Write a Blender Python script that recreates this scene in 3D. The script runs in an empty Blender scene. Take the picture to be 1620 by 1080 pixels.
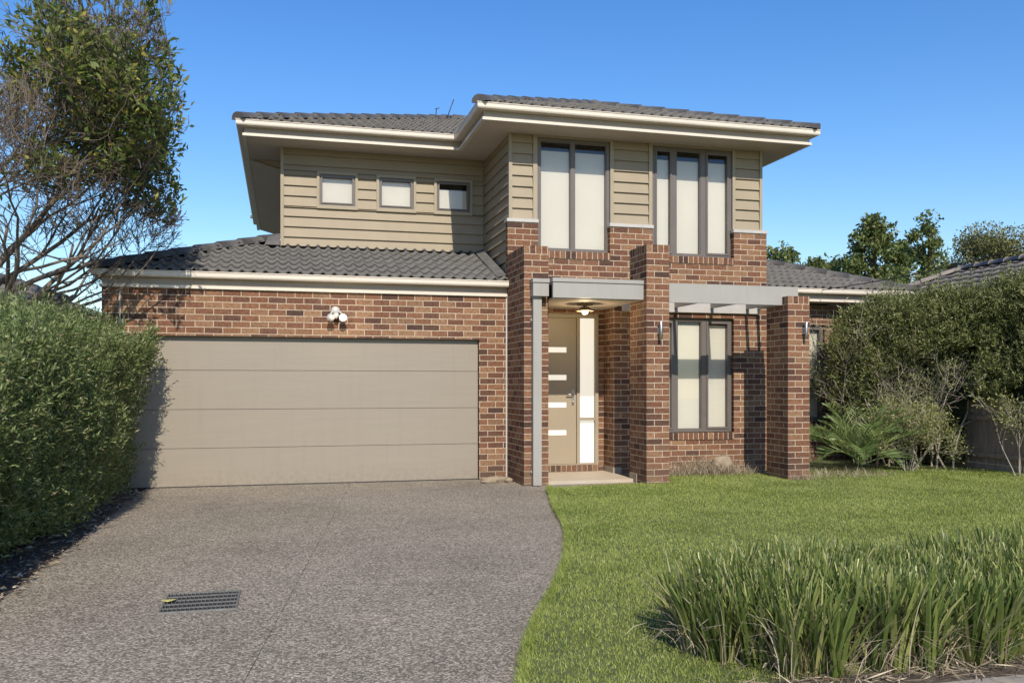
import bpy, math, random
import numpy as np
from mathutils import Vector

rng = np.random.default_rng(7)
random.seed(7)
PI = math.pi
scene = bpy.context.scene
COL = scene.collection

# ------------------------------------------------------------------ materials
def nodes(name):
    m = bpy.data.materials.new(name)
    m.use_nodes = True
    nt = m.node_tree
    nt.nodes.clear()
    out = nt.nodes.new('ShaderNodeOutputMaterial')
    b = nt.nodes.new('ShaderNodeBsdfPrincipled')
    nt.links.new(b.outputs[0], out.inputs[0])
    return m, nt, b, out

def N(nt, t, **kw):
    n = nt.nodes.new(t)
    for k, v in kw.items():
        setattr(n, k, v)
    return n

def ramp(nt, fac, stops, interp='LINEAR'):
    r = N(nt, 'ShaderNodeValToRGB')
    r.color_ramp.interpolation = interp
    els = r.color_ramp.elements
    while len(els) < len(stops):
        els.new(0.5)
    for e, (p, c) in zip(els, stops):
        e.position = p
        e.color = (*c, 1)
    if fac is not None:
        nt.links.new(fac, r.inputs[0])
    return r.outputs[0]

def noise(nt, scale, vec=None, detail=4, rough=0.55):
    n = N(nt, 'ShaderNodeTexNoise')
    n.inputs['Scale'].default_value = scale
    n.inputs['Detail'].default_value = detail
    n.inputs['Roughness'].default_value = rough
    if vec is not None:
        nt.links.new(vec, n.inputs['Vector'])
    return n.outputs['Fac']

def math_(nt, op, a, b=None, c=None):
    n = N(nt, 'ShaderNodeMath', operation=op)
    for i, v in enumerate((a, b, c)):
        if v is None:
            continue
        if isinstance(v, (int, float)):
            n.inputs[i].default_value = v
        else:
            nt.links.new(v, n.inputs[i])
    return n.outputs[0]

def mixc(nt, fac, a, b, mode='MIX'):
    n = N(nt, 'ShaderNodeMix', data_type='RGBA', blend_type=mode)
    for idx, v in ((0, fac), (6, a), (7, b)):
        if isinstance(v, (int, float)):
            n.inputs[idx].default_value = v
        elif isinstance(v, tuple):
            n.inputs[idx].default_value = (*v, 1)
        else:
            nt.links.new(v, n.inputs[idx])
    return n.outputs[2]

def bump(nt, b, h, strength=0.3, dist=0.01):
    n = N(nt, 'ShaderNodeBump')
    n.inputs['Strength'].default_value = strength
    n.inputs['Distance'].default_value = dist
    nt.links.new(h, n.inputs['Height'])
    nt.links.new(n.outputs[0], b.inputs['Normal'])

def objco(nt):
    return N(nt, 'ShaderNodeTexCoord').outputs['Object']

def paint(name, col, rough=0.55, var=0.12, scale=3.0, spec=0.4, fine=0.0, metallic=0.0, stretch=None):
    """painted / plain surface with broad uneven tone and light grime"""
    m, nt, b, out = nodes(name)
    v = objco(nt)
    if stretch:
        mp = N(nt, 'ShaderNodeMapping')
        mp.inputs['Scale'].default_value = stretch
        nt.links.new(v, mp.inputs['Vector'])
        v = mp.outputs[0]
    f = noise(nt, scale, v, 6, 0.6)
    lo = tuple(c * (1 - var) for c in col)
    hi = tuple(min(1, c * (1 + var * 0.7)) for c in col)
    c = ramp(nt, f, [(0.3, lo), (0.7, hi)])
    nt.links.new(c, b.inputs['Base Color'])
    b.inputs['Roughness'].default_value = rough
    b.inputs['Specular IOR Level'].default_value = spec
    b.inputs['Metallic'].default_value = metallic
    if fine:
        bump(nt, b, noise(nt, 180, v, 3), fine, 0.004)
    return m

def brick(name, soldier=False):
    m, nt, b, out = nodes(name)
    uv = N(nt, 'ShaderNodeUVMap').outputs[0]
    wob = N(nt, 'ShaderNodeTexNoise')
    wob.inputs['Scale'].default_value = 22
    wob.inputs['Detail'].default_value = 3
    nt.links.new(uv, wob.inputs['Vector'])
    wv = N(nt, 'ShaderNodeVectorMath', operation='MULTIPLY_ADD')
    nt.links.new(wob.outputs['Color'], wv.inputs[0])
    wv.inputs[1].default_value = (0.007, 0.007, 0)
    nt.links.new(uv, wv.inputs[2])
    bt = N(nt, 'ShaderNodeTexBrick')
    bw = 0.30 if soldier else 0.24
    bt.offset = 0.0 if soldier else 0.5
    bt.inputs['Scale'].default_value = 1
    bt.inputs['Brick Width'].default_value = bw
    bt.inputs['Row Height'].default_value = 0.086
    bt.inputs['Mortar Size'].default_value = 0.0056
    bt.inputs['Mortar Smooth'].default_value = 0.25
    nt.links.new(wv.outputs[0], bt.inputs['Vector'])
    sep = N(nt, 'ShaderNodeSeparateXYZ')
    nt.links.new(uv, sep.inputs[0])
    row = math_(nt, 'FLOOR', math_(nt, 'DIVIDE', sep.outputs[1], 0.086))
    if soldier:
        u2 = math_(nt, 'MULTIPLY', row, 0.0)
    else:
        par = math_(nt, 'FLOORED_MODULO', row, 2.0)
        off = math_(nt, 'MULTIPLY', math_(nt, 'SUBTRACT', 1.0, par), 0.12)
        u2 = math_(nt, 'FLOOR', math_(nt, 'DIVIDE', math_(nt, 'ADD', sep.outputs[0], off), bw))
    cmb = N(nt, 'ShaderNodeCombineXYZ')
    nt.links.new(u2, cmb.inputs[0]); nt.links.new(row, cmb.inputs[1])
    wn = N(nt, 'ShaderNodeTexWhiteNoise', noise_dimensions='2D')
    nt.links.new(cmb.outputs[0], wn.inputs['Vector'])
    base = ramp(nt, wn.outputs['Value'], [(0.0, (0.070, 0.040, 0.031)), (0.10, (0.110, 0.056, 0.039)), (0.35, (0.165, 0.077, 0.046)),
                                           (0.62, (0.200, 0.100, 0.057)), (0.85, (0.26, 0.152, 0.088)), (1.0, (0.145, 0.082, 0.053))])
    mott = noise(nt, 26, uv, 6, 0.7)
    c1 = mixc(nt, 0.7, base, ramp(nt, mott, [(0.3, (0.30, 0.26, 0.25)), (0.5, (0.92, 0.9, 0.88)), (0.72, (1.45, 1.42, 1.35))]), 'MULTIPLY')
    # small lime blooms and dark burn marks on brick faces
    sp = noise(nt, 70, uv, 4, 0.65)
    c1 = mixc(nt, ramp(nt, sp, [(0.66, (0, 0, 0)), (0.75, (0.45, 0.45, 0.45))]), c1, (0.40, 0.31, 0.23))
    c1 = mixc(nt, ramp(nt, noise(nt, 45, uv, 4, 0.6), [(0.26, (0.7, 0.7, 0.7)), (0.36, (0, 0, 0))]), c1, (0.055, 0.03, 0.026))
    mort = ramp(nt, noise(nt, 30, uv, 5, 0.7), [(0.3, (0.38, 0.30, 0.215)), (0.7, (0.575, 0.465, 0.345))])
    fac = bt.outputs['Fac']
    col = mixc(nt, fac, c1, mort)
    # broad weathering
    col = mixc(nt, 0.5, col, ramp(nt, noise(nt, 1.3, uv, 4), [(0.3, (0.86, 0.85, 0.84)), (0.7, (1.06, 1.05, 1.03))]), 'MULTIPLY')
    # pale salt bloom in patches, and damp grime along the lowest courses
    col = mixc(nt, ramp(nt, noise(nt, 2.3, uv, 6, 0.7), [(0.60, (0, 0, 0)), (0.78, (0.22, 0.22, 0.22))]), col, (0.42, 0.35, 0.27))
    pz = N(nt, 'ShaderNodeSeparateXYZ'); nt.links.new(N(nt, 'ShaderNodeNewGeometry').outputs['Position'], pz.inputs[0])
    low = math_(nt, 'MULTIPLY', ramp(nt, pz.outputs[2], [(0.02, (1, 1, 1)), (0.42, (0, 0, 0))]), ramp(nt, noise(nt, 7, uv, 6, 0.7), [(0.35, (0.1, 0.1, 0.1)), (0.65, (0.75, 0.75, 0.75))]))
    col = mixc(nt, low, col, (0.115, 0.080, 0.056))
    nt.links.new(col, b.inputs['Base Color'])
    b.inputs['Roughness'].default_value = 0.85
    b.inputs['Specular IOR Level'].default_value = 0.2
    h = math_(nt, 'ADD', math_(nt, 'MULTIPLY', math_(nt, 'SUBTRACT', 1.0, fac), 1.0), math_(nt, 'MULTIPLY', mott, 0.7))
    bump(nt, b, h, 0.6, 0.008)
    return m

def leafmat(name, stops, trans=0.3, rough=0.45, patch=None, pscale=1.5, spec=0.35):
    m, nt, b, out = nodes(name)
    g = N(nt, 'ShaderNodeNewGeometry')
    c = ramp(nt, g.outputs['Random Per Island'], stops)
    if patch:
        f = noise(nt, pscale, objco(nt), 4, 0.6)
        c = mixc(nt, ramp(nt, f, [(0.38, (0, 0, 0)), (0.62, (1, 1, 1))]), c, mixc(nt, 0.65, c, patch))
    nt.links.new(c, b.inputs['Base Color'])
    b.inputs['Roughness'].default_value = rough
    b.inputs['Specular IOR Level'].default_value = spec
    t = N(nt, 'ShaderNodeBsdfTranslucent')
    nt.links.new(c, t.inputs['Color'])
    mx = N(nt, 'ShaderNodeMixShader')
    mx.inputs[0].default_value = trans
    nt.links.new(b.outputs[0], mx.inputs[1]); nt.links.new(t.outputs[0], mx.inputs[2])
    nt.links.new(mx.outputs[0], out.inputs[0])
    return m

def emit(name, col, s):
    m, nt, b, out = nodes(name)
    b.inputs['Base Color'].default_value = (*col, 1)
    b.inputs['Emission Color'].default_value = (*col, 1)
    b.inputs['Emission Strength'].default_value = s
    return m

def glassmat(name):
    m, nt, b, out = nodes(name)
    tr = N(nt, 'ShaderNodeBsdfTransparent')
    tr.inputs[0].default_value = (0.98, 0.985, 0.98, 1)
    gl = N(nt, 'ShaderNodeBsdfGlossy')
    gl.inputs['Roughness'].default_value = 0.015
    fr = N(nt, 'ShaderNodeFresnel')
    fr.inputs[0].default_value = 1.5
    mx = N(nt, 'ShaderNodeMixShader')
    nt.links.new(math_(nt, 'MULTIPLY', fr.outputs[0], 1.7), mx.inputs[0])
    nt.links.new(tr.outputs[0], mx.inputs[1]); nt.links.new(gl.outputs[0], mx.inputs[2])
    nt.links.new(mx.outputs[0], out.inputs[0])
    return m

def aggregate(name):
    m, nt, b, out = nodes(name)
    v = objco(nt)
    vo = N(nt, 'ShaderNodeTexVoronoi')
    vo.inputs['Scale'].default_value = 78
    nt.links.new(v, vo.inputs['Vector'])
    sep = N(nt, 'ShaderNodeSeparateColor')
    nt.links.new(vo.outputs['Color'], sep.inputs[0])
    peb = ramp(nt, sep.outputs[0], [(0.0, (0.102, 0.086, 0.065)), (0.25, (0.190, 0.161, 0.122)), (0.55, (0.265, 0.227, 0.174)),
                                    (0.8, (0.340, 0.294, 0.228)), (1.0, (0.45, 0.395, 0.315))])
    gap = ramp(nt, vo.outputs['Distance'], [(0.55, (0, 0, 0)), (0.78, (1, 1, 1))])
    c = mixc(nt, gap, peb, (0.130, 0.110, 0.085))
    c = mixc(nt, 0.9, c, ramp(nt, noise(nt, 0.55, v, 6, 0.66), [(0.3, (0.76, 0.75, 0.74)), (0.5, (1.0, 1.0, 1.0)), (0.7, (1.14, 1.13, 1.11))]), 'MULTIPLY')
    c = mixc(nt, 1.0, c, ramp(nt, noise(nt, 1.7, v, 3, 0.5), [(0.66, (1, 1, 1)), (0.76, (0.74, 0.73, 0.72))]), 'MULTIPLY')
    c = mixc(nt, 0.5, c, ramp(nt, noise(nt, 5, v, 6, 0.7), [(0.3, (0.78, 0.78, 0.78)), (0.7, (1.15, 1.15, 1.15))]), 'MULTIPLY')
    nt.links.new(c, b.inputs['Base Color'])
    b.inputs['Roughness'].default_value = 0.8
    b.inputs['Specular IOR Level'].default_value = 0.25
    bump(nt, b, math_(nt, 'SUBTRACT', 1.0, vo.outputs['Distance']), 0.7, 0.006)
    return m

def soilmat(name, a, c2, scale=9.0):
    m, nt, b, out = nodes(name)
    v = objco(nt)
    c = ramp(nt, noise(nt, scale, v, 8, 0.7), [(0.3, a), (0.7, c2)])
    nt.links.new(c, b.inputs['Base Color'])
    b.inputs['Roughness'].default_value = 0.95
    bump(nt, b, noise(nt, 40, v, 6, 0.7), 0.8, 0.02)
    return m

def woodmat(name, a, c2):
    m, nt, b, out = nodes(name)
    v = objco(nt)
    mp = N(nt, 'ShaderNodeMapping'); mp.inputs['Scale'].default_value = (9, 9, 0.7)
    nt.links.new(v, mp.inputs['Vector'])
    f = noise(nt, 3.5, mp.outputs[0], 7, 0.65)
    c = ramp(nt, f, [(0.28, a), (0.72, c2)])
    nt.links.new(c, b.inputs['Base Color'])
    b.inputs['Roughness'].default_value = 0.85
    bump(nt, b, f, 0.4, 0.006)
    return m

def tilemat(name, a, c2):
    m, nt, b, out = nodes(name)
    v = objco(nt)
    f = noise(nt, 6, v, 6, 0.65)
    c = ramp(nt, f, [(0.3, a), (0.7, c2)])
    c = mixc(nt, 0.6, c, ramp(nt, noise(nt, 60, v, 4, 0.7), [(0.3, (0.75, 0.75, 0.75)), (0.7, (1.2, 1.2, 1.2))]), 'MULTIPLY')
    nt.links.new(c, b.inputs['Base Color'])
    b.inputs['Roughness'].default_value = 0.75
    b.inputs['Specular IOR Level'].default_value = 0.3
    bump(nt, b, noise(nt, 120, v, 3), 0.25, 0.004)
    return m

M = {}
M['brick'] = brick('brickwork')
M['soldier'] = brick('brick_on_edge', True)
M['board'] = paint('painted_weatherboard', (0.290, 0.237, 0.164), 0.6, 0.07, 2.2, 0.3, 0.05)
M['trim'] = paint('painted_trim', (0.305, 0.257, 0.182), 0.55, 0.07, 3, 0.35)
M['gutter'] = paint('gutter_paint', (0.60, 0.53, 0.44), 0.4, 0.07, 2, 0.45)
M['fascia'] = paint('fascia_paint', (0.33, 0.28, 0.225), 0.5, 0.08, 2, 0.4)
M['soffit'] = paint('soffit_paint', (0.50, 0.43, 0.36), 0.7, 0.06, 1.5, 0.2)
M['cap'] = paint('flashing_paint', (0.42, 0.40, 0.37), 0.5, 0.08, 4, 0.4)
M['canopy'] = paint('canopy_paint', (0.305, 0.29, 0.262), 0.5, 0.06, 1.6, 0.4)
M['gdoor'] = paint('garage_door_paint', (0.262, 0.225, 0.176), 0.5, 0.035, 2.5, 0.35, 0.12, stretch=(0.6, 1, 12))
M['frame'] = paint('window_frame_metal', (0.118, 0.100, 0.090), 0.45, 0.08, 5, 0.5)
def add_wear(m):
    nt = m.node_tree; b = nt.nodes['Principled BSDF']
    src = b.inputs['Base Color'].links[0].from_socket
    g = N(nt, 'ShaderNodeSeparateXYZ'); pos = N(nt, 'ShaderNodeNewGeometry').outputs['Position']; nt.links.new(pos, g.inputs[0])
    spl = math_(nt, 'MULTIPLY', ramp(nt, g.outputs[2], [(0.0, (1, 1, 1)), (0.30, (0, 0, 0))]), ramp(nt, noise(nt, 14, pos, 6, 0.75), [(0.42, (0, 0, 0)), (0.7, (0.5, 0.5, 0.5))]))
    mp = N(nt, 'ShaderNodeMapping'); mp.inputs['Scale'].default_value = (5, 1, 0.35); nt.links.new(pos, mp.inputs['Vector'])
    run = ramp(nt, noise(nt, 2.5, mp.outputs[0], 6, 0.7), [(0.52, (0, 0, 0)), (0.75, (0.16, 0.16, 0.16))])
    c = mixc(nt, run, src, (0.17, 0.14, 0.105))
    c = mixc(nt, spl, c, (0.15, 0.115, 0.08))
    nt.links.new(c, b.inputs['Base Color'])
add_wear(M['gdoor']); add_wear(M['board']); add_wear(M['canopy']); add_wear(M['fascia'])
M['door'] = paint('front_door_paint', (0.30, 0.245, 0.175), 0.45, 0.04, 2, 0.4)
M['doorframe'] = paint('door_frame_paint', (0.30, 0.25, 0.185), 0.5, 0.06, 3, 0.4)
M['blind'] = paint('roller_blind_fabric', (0.675, 0.635, 0.555), 0.8, 0.035, 1.2, 0.15)
M['glass'] = glassmat('window_glass')
M['frost'] = paint('frosted_glass', (0.60, 0.565, 0.50), 0.25, 0.03, 2, 0.5)
M['glow_frost'] = emit('glowing_frosted_glass', (0.40, 0.375, 0.32), 1.35)  # emission added so the glass stays bright where the porch shades it
M['glow_frost'].node_tree.nodes['Principled BSDF'].inputs['Roughness'].default_value = 0.25
M['dark'] = paint('dark_void', (0.018, 0.017, 0.016), 0.9, 0.1)
M['tile'] = tilemat('grey_concrete_tile', (0.080, 0.075, 0.070), (0.138, 0.129, 0.120))
M['ntile'] = tilemat('brown_concrete_tile', (0.15, 0.127, 0.11), (0.24, 0.205, 0.178))
M['steel'] = paint('brushed_steel', (0.45, 0.44, 0.42), 0.42, 0.06, 30, 0.5, 0, 1.0)
M['white'] = paint('white_plastic', (0.44, 0.42, 0.39), 0.45, 0.05, 6, 0.4)
M['bronze'] = paint('bronze_metal', (0.14, 0.11, 0.085), 0.4, 0.1, 10, 0.5, 0, 0.5)
M['lampmetal'] = paint('pale_bronze_metal', (0.36, 0.28, 0.20), 0.4, 0.1, 10, 0.5)
M['galv'] = paint('galvanised_steel', (0.23, 0.225, 0.205), 0.5, 0.25, 25, 0.5, 0, 0.6)
M['slab'] = paint('porch_tile', (0.43, 0.36, 0.27), 0.6, 0.08, 4, 0.35)
M['skirt'] = paint('tile_skirting', (0.30, 0.255, 0.195), 0.55, 0.1, 6, 0.35)
M['warm'] = emit('warm_lamp_glass', (1.0, 0.84, 0.55), 3.2)
M['bulb'] = emit('white_lamp_glass', (1.0, 0.93, 0.80), 1.1)
M['drive'] = aggregate('exposed_aggregate')
M['path'] = paint('footpath_concrete', (0.27, 0.24, 0.205), 0.85, 0.15, 6, 0.2, 0.3)
M['soil'] = soilmat('garden_soil', (0.045, 0.035, 0.026), (0.13, 0.10, 0.075))
M['turf'] = soilmat('turf_base', (0.055, 0.075, 0.020), (0.12, 0.135, 0.045), 9)
M['earth'] = soilmat('open_ground', (0.07, 0.085, 0.035), (0.15, 0.15, 0.08), 0.3)
M['fence'] = woodmat('weathered_paling', (0.22, 0.145, 0.10), (0.44, 0.31, 0.225))
M['bark'] = woodmat('grey_bark', (0.055, 0.043, 0.034), (0.16, 0.13, 0.105))
M['tbark'] = woodmat('lichen_grey_bark', (0.085, 0.064, 0.046), (0.21, 0.165, 0.125))
M['twig'] = woodmat('pale_twig_bark', (0.20, 0.17, 0.135), (0.40, 0.35, 0.28))
M['stone'] = paint('field_stone', (0.28, 0.22, 0.155), 0.9, 0.25, 14, 0.2, 0.5)
M['core'] = paint('shaded_twigs', (0.022, 0.026, 0.014), 0.95, 0.4, 8, 0.05)  # near-black colour stands for the shade inside the hedges
M['cable'] = paint('black_cable', (0.03, 0.028, 0.027), 0.6)
M['hedge'] = leafmat('hedge_leaf', [(0, (0.075, 0.115, 0.034)), (0.35, (0.165, 0.22, 0.07)), (0.7, (0.27, 0.325, 0.12)), (0.93, (0.40, 0.44, 0.21)), (1, (0.33, 0.24, 0.13))], 0.45, 0.42, spec=0.4)
M['rhedge'] = leafmat('tall_hedge_leaf', [(0, (0.095, 0.112, 0.036)), (0.4, (0.18, 0.205, 0.066)), (0.8, (0.285, 0.31, 0.115)), (1, (0.42, 0.39, 0.21))], 0.35, 0.45, spec=0.4)
M['yshrub'] = leafmat('yellowish_leaf', [(0, (0.14, 0.17, 0.05)), (0.5, (0.27, 0.28, 0.10)), (1, (0.44, 0.41, 0.19))], 0.3, 0.45)
M['treeleaf'] = leafmat('tree_leaf', [(0, (0.075, 0.11, 0.028)), (0.5, (0.15, 0.20, 0.05)), (0.85, (0.25, 0.27, 0.07)), (1, (0.46, 0.38, 0.08))], 0.45, 0.45, spec=0.3)
M['far'] = leafmat('distant_leaf', [(0, (0.065, 0.095, 0.030)), (0.5, (0.135, 0.175, 0.055)), (0.9, (0.22, 0.25, 0.085)), (1, (0.32, 0.27, 0.11))], 0.4, 0.5, spec=0.25)
M['far2'] = leafmat('distant_olive_leaf', [(0, (0.07, 0.074, 0.028)), (0.5, (0.15, 0.15, 0.055)), (1, (0.24, 0.23, 0.09))], 0.2, 0.5)
M['strap'] = leafmat('strap_leaf', [(0, (0.075, 0.115, 0.028)), (0.4, (0.165, 0.215, 0.052)), (0.75, (0.27, 0.31, 0.088)), (1, (0.56, 0.52, 0.22))], 0.42, 0.38, spec=0.4)
M['straw'] = leafmat('dry_leaf', [(0, (0.17, 0.12, 0.075)), (0.5, (0.34, 0.27, 0.18)), (1, (0.58, 0.50, 0.37))], 0.15, 0.7)
M['grass'] = leafmat('lawn_blade', [(0, (0.085, 0.130, 0.022)), (0.4, (0.185, 0.25, 0.042)), (0.8, (0.30, 0.345, 0.072)), (1, (0.48, 0.46, 0.18))], 0.35, 0.5, (0.38, 0.42, 0.12), 1.1)
M['palm'] = leafmat('palm_leaflet', [(0, (0.10, 0.165, 0.045)), (0.5, (0.18, 0.265, 0.08)), (0.9, (0.29, 0.35, 0.13)), (1, (0.48, 0.43, 0.19))], 0.3, 0.35, spec=0.45)
M['oldleaf'] = paint('yellow_leaf', (0.45, 0.40, 0.13), 0.6)

# ------------------------------------------------------------------ object helpers
ORIG = {}
def world_origin(p):
    while p is not None and p.parent is not None:
        p = p.parent
    return Vector(p.location) if p is not None else Vector((0, 0, 0))

def link(name, me, mats, parent):
    o = bpy.data.objects.new(name, me)
    COL.objects.link(o)
    for m in (mats if isinstance(mats, (list, tuple)) else [mats]):
        me.materials.append(m)
    if parent is not None:
        o.parent = parent
    return o

def tag(o, label=None, cat=None, group=None, kind=None):
    if label: o['label'] = label
    if cat: o['category'] = cat
    if group: o['group'] = group
    if kind: o['kind'] = kind
    return o

def thing(name, label, cat, loc, group=None):
    o = bpy.data.objects.new(name, None)
    COL.objects.link(o)
    o.empty_display_size = 0.2
    o.location = loc
    return tag(o, label, cat, group)

class MB:
    def __init__(self):
        self.v = []; self.f = []; self.uv = []; self.sm = []
    def face(self, pts, uvs=None, smooth=False):
        i = len(self.v)
        self.v += [tuple(p) for p in pts]
        self.f.append(tuple(range(i, i + len(pts))))
        self.uv.append(uvs if uvs else [(0, 0)] * len(pts))
        self.sm.append(smooth)
    def box(self, x0, x1, y0, y1, z0, z1, uvf=None, skip=''):
        P = lambda x, y, z: (x, y, z)
        fs = {'f': [P(x0, y0, z0), P(x1, y0, z0), P(x1, y0, z1), P(x0, y0, z1)],
              'b': [P(x1, y1, z0), P(x0, y1, z0), P(x0, y1, z1), P(x1, y1, z1)],
              'l': [P(x0, y1, z0), P(x0, y0, z0), P(x0, y0, z1), P(x0, y1, z1)],
              'r': [P(x1, y0, z0), P(x1, y1, z0), P(x1, y1, z1), P(x1, y0, z1)],
              't': [P(x0, y0, z1), P(x1, y0, z1), P(x1, y1, z1), P(x0, y1, z1)],
              'u': [P(x0, y1, z0), P(x1, y1, z0), P(x1, y0, z0), P(x0, y0, z0)]}
        for k, pts in fs.items():
            if k in skip: continue
            self.face(pts, [uvf(k, p) for p in pts] if uvf else None)
        return self
    def prism(self, poly, y0, y1):
        """poly in (x,z), extruded along y"""
        n = len(poly)
        self.face([(x, y0, z) for x, z in poly])
        self.face([(x, y1, z) for x, z in reversed(poly)])
        for i in range(n):
            a, b = poly[i], poly[(i + 1) % n]
            self.face([(a[0], y1, a[1]), (b[0], y1, b[1]), (b[0], y0, b[1]), (a[0], y0, a[1])])
        return self
    def slab(self, poly, z0, z1):
        n = len(poly)
        self.face([(x, y, z1) for x, y in poly])
        for i in range(n):
            a, b = poly[i], poly[(i + 1) % n]
            self.face([(a[0], a[1], z0), (b[0], b[1], z0), (b[0], b[1], z1), (a[0], a[1], z1)])
        return self
    def tube(self, pts, rad, sides=6, cap=True):
        pts = [Vector(p) for p in pts]
        if isinstance(rad, (int, float)): rad = [rad] * len(pts)
        base = len(self.v)
        prev = None
        for i, p in enumerate(pts):
            d = (pts[min(i + 1, len(pts) - 1)] - pts[max(i - 1, 0)]).normalized()
            a = prev if prev is not None else (Vector((0, 0, 1)) if abs(d.z) < 0.9 else Vector((1, 0, 0)))
            s = d.cross(a)
            if s.length < 1e-5: s = d.cross(Vector((0.3, 1, 0.2)))
            s.normalize(); t = s.cross(d).normalized(); prev = t
            for k in range(sides):
                an = 2 * PI * k / sides
                self.v.append(tuple(p + (s * math.cos(an) + t * math.sin(an)) * rad[i]))
        for i in range(len(pts) - 1):
            for k in range(sides):
                a = base + i * sides + k; b = base + i * sides + (k + 1) % sides
                self.f.append((a, b, b + sides, a + sides)); self.uv.append([(0, 0)] * 4); self.sm.append(True)
        if cap:
            self.f.append(tuple(base + k for k in reversed(range(sides)))); self.uv.append([(0, 0)] * sides); self.sm.append(False)
            e = base + (len(pts) - 1) * sides
            self.f.append(tuple(e + k for k in range(sides))); self.uv.append([(0, 0)] * sides); self.sm.append(False)
        return self
    def lathe(self, prof, c, axis='z', seg=20):
        base = len(self.v)
        for r, h in prof:
            for k in range(seg):
                a = 2 * PI * k / seg
                if axis == 'z': self.v.append((c[0] + r * math.cos(a), c[1] + r * math.sin(a), c[2] + h))
                else: self.v.append((c[0] + r * math.cos(a), c[1] + h, c[2] + r * math.sin(a)))
        for i in range(len(prof) - 1):
            for k in range(seg):
                a = base + i * seg + k; b = base + i * seg + (k + 1) % seg
                self.f.append((a, b, b + seg, a + seg)); self.uv.append([(0, 0)] * 4); self.sm.append(True)
        return self
    def build(self, name, mat, parent=None, bevel=0.0):
        o0 = world_origin(parent)
        me = bpy.data.meshes.new(name)
        me.from_pydata([(x - o0.x, y - o0.y, z - o0.z) for x, y, z in self.v], [], self.f)
        uvl = me.uv_layers.new(name='UVMap')
        uvl.data.foreach_set('uv', [c for f in self.uv for u in f for c in u])
        me.polygons.foreach_set('use_smooth', self.sm)
        me.update()
        o = link(name, me, mat, parent)
        if bevel:
            md = o.modifiers.new('edge', 'BEVEL')
            md.width = bevel; md.segments = 2; md.limit_method = 'ANGLE'; md.angle_limit = 0.9
        return o

def npmesh(name, verts, nper, faces_local, mat, parent=None, smooth=False):
    """verts (n, nper, 3); faces_local list of quads/tris indices repeated per item"""
    n = verts.shape[0]
    o0 = np.array(world_origin(parent))
    v = (verts.reshape(-1, 3) - o0).astype(np.float32)
    fl = np.array(faces_local, dtype=np.int64)
    k = fl.shape[1]
    idx = (np.arange(n)[:, None, None] * nper + fl[None]).reshape(-1)
    nf = n * fl.shape[0]
    me = bpy.data.meshes.new(name)
    me.vertices.add(len(v)); me.vertices.foreach_set('co', v.ravel())
    me.loops.add(len(idx)); me.loops.foreach_set('vertex_index', idx.astype(np.int32))
    me.polygons.add(nf)
    me.polygons.foreach_set('loop_start', (np.arange(nf) * k).astype(np.int32))
    me.polygons.foreach_set('loop_total', np.full(nf, k, np.int32))
    if smooth: me.polygons.foreach_set('use_smooth', np.ones(nf, bool))
    me.update(calc_edges=True)
    return link(name, me, mat, parent)

def unit(a):
    return a / np.maximum(np.linalg.norm(a, axis=-1, keepdims=True), 1e-9)

def leaf_verts(pos, d, length, width, fold=0.2, nrm=None):
    n = len(pos)
    d = unit(d)
    r = rng.normal(size=(n, 3)) if nrm is None else nrm + rng.normal(size=(n, 3)) * 0.45
    s = unit(np.cross(d, r))
    nn = np.cross(s, d)
    L = length[:, None]; W = width[:, None]
    mid = pos + d * L * 0.45
    lift = nn * W * fold
    return np.stack([pos, mid + s * W * 0.5 + lift, pos + d * L - lift * 0.6, mid - s * W * 0.5 + lift], 1)

def leaves(name, pos, d, length, width, mat, parent=None, fold=0.2, nrm=None):
    return npmesh(name, leaf_verts(pos, d, length, width, fold, nrm), 4, [(0, 1, 2, 3)], mat, parent)

def blades(base, az, lean, bend, length, width, seg=4, twist=None):
    """strap leaves: verts (n, (seg+1)*2, 3)"""
    n = len(base)
    dirh = np.stack([np.cos(az), np.sin(az), np.zeros(n)], 1)
    tw = az + PI / 2 + (rng.normal(size=n) * 0.7 if twist is None else twist)
    side = np.stack([np.cos(tw), np.sin(tw), np.zeros(n)], 1)
    out = np.zeros((n, (seg + 1) * 2, 3))
    p = base.copy()
    for i in range(seg + 1):
        t = i / seg
        w = width * (1 - 0.7 * t ** 5) * (0.75 + 0.25 * min(1, t * 4))
        out[:, 2 * i] = p - side * (w / 2)[:, None]
        out[:, 2 * i + 1] = p + side * (w / 2)[:, None]
        ang = lean + bend * t
        step = dirh * np.sin(ang)[:, None] + np.array([0, 0, 1.0]) * np.cos(ang)[:, None]
        p = p + step * (length / seg)[:, None]
    return out
def blade_faces(seg):
    return [(2 * i, 2 * i + 1, 2 * i + 3, 2 * i + 2) for i in range(seg)]

def snoise(p, f, seed):
    """cheap smooth noise -1..1 from summed sines on (n,3)"""
    r = np.random.default_rng(seed)
    o = np.zeros(len(p))
    for i in range(7):
        k = r.normal(size=3) * f * (0.6 + 0.25 * i)
        o += np.sin(p @ k + r.uniform(0, 6.28)) / (1 + 0.35 * i)
    return o / 3.2

# ------------------------------------------------------------------ camera, light, world
TH = 0.257
cam = bpy.data.cameras.new('camera')
cam.sensor_width = 36
cam.lens = 1389 / 1620 * 36
cam.shift_y = 69 / 1620
cam.clip_end = 3000
cam.clip_start = 0.05
co = bpy.data.objects.new('camera', cam)
COL.objects.link(co)
co.location = (0, 0, 1.393)
co.rotation_euler = (PI / 2, 0, -TH)
scene.camera = co

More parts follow.
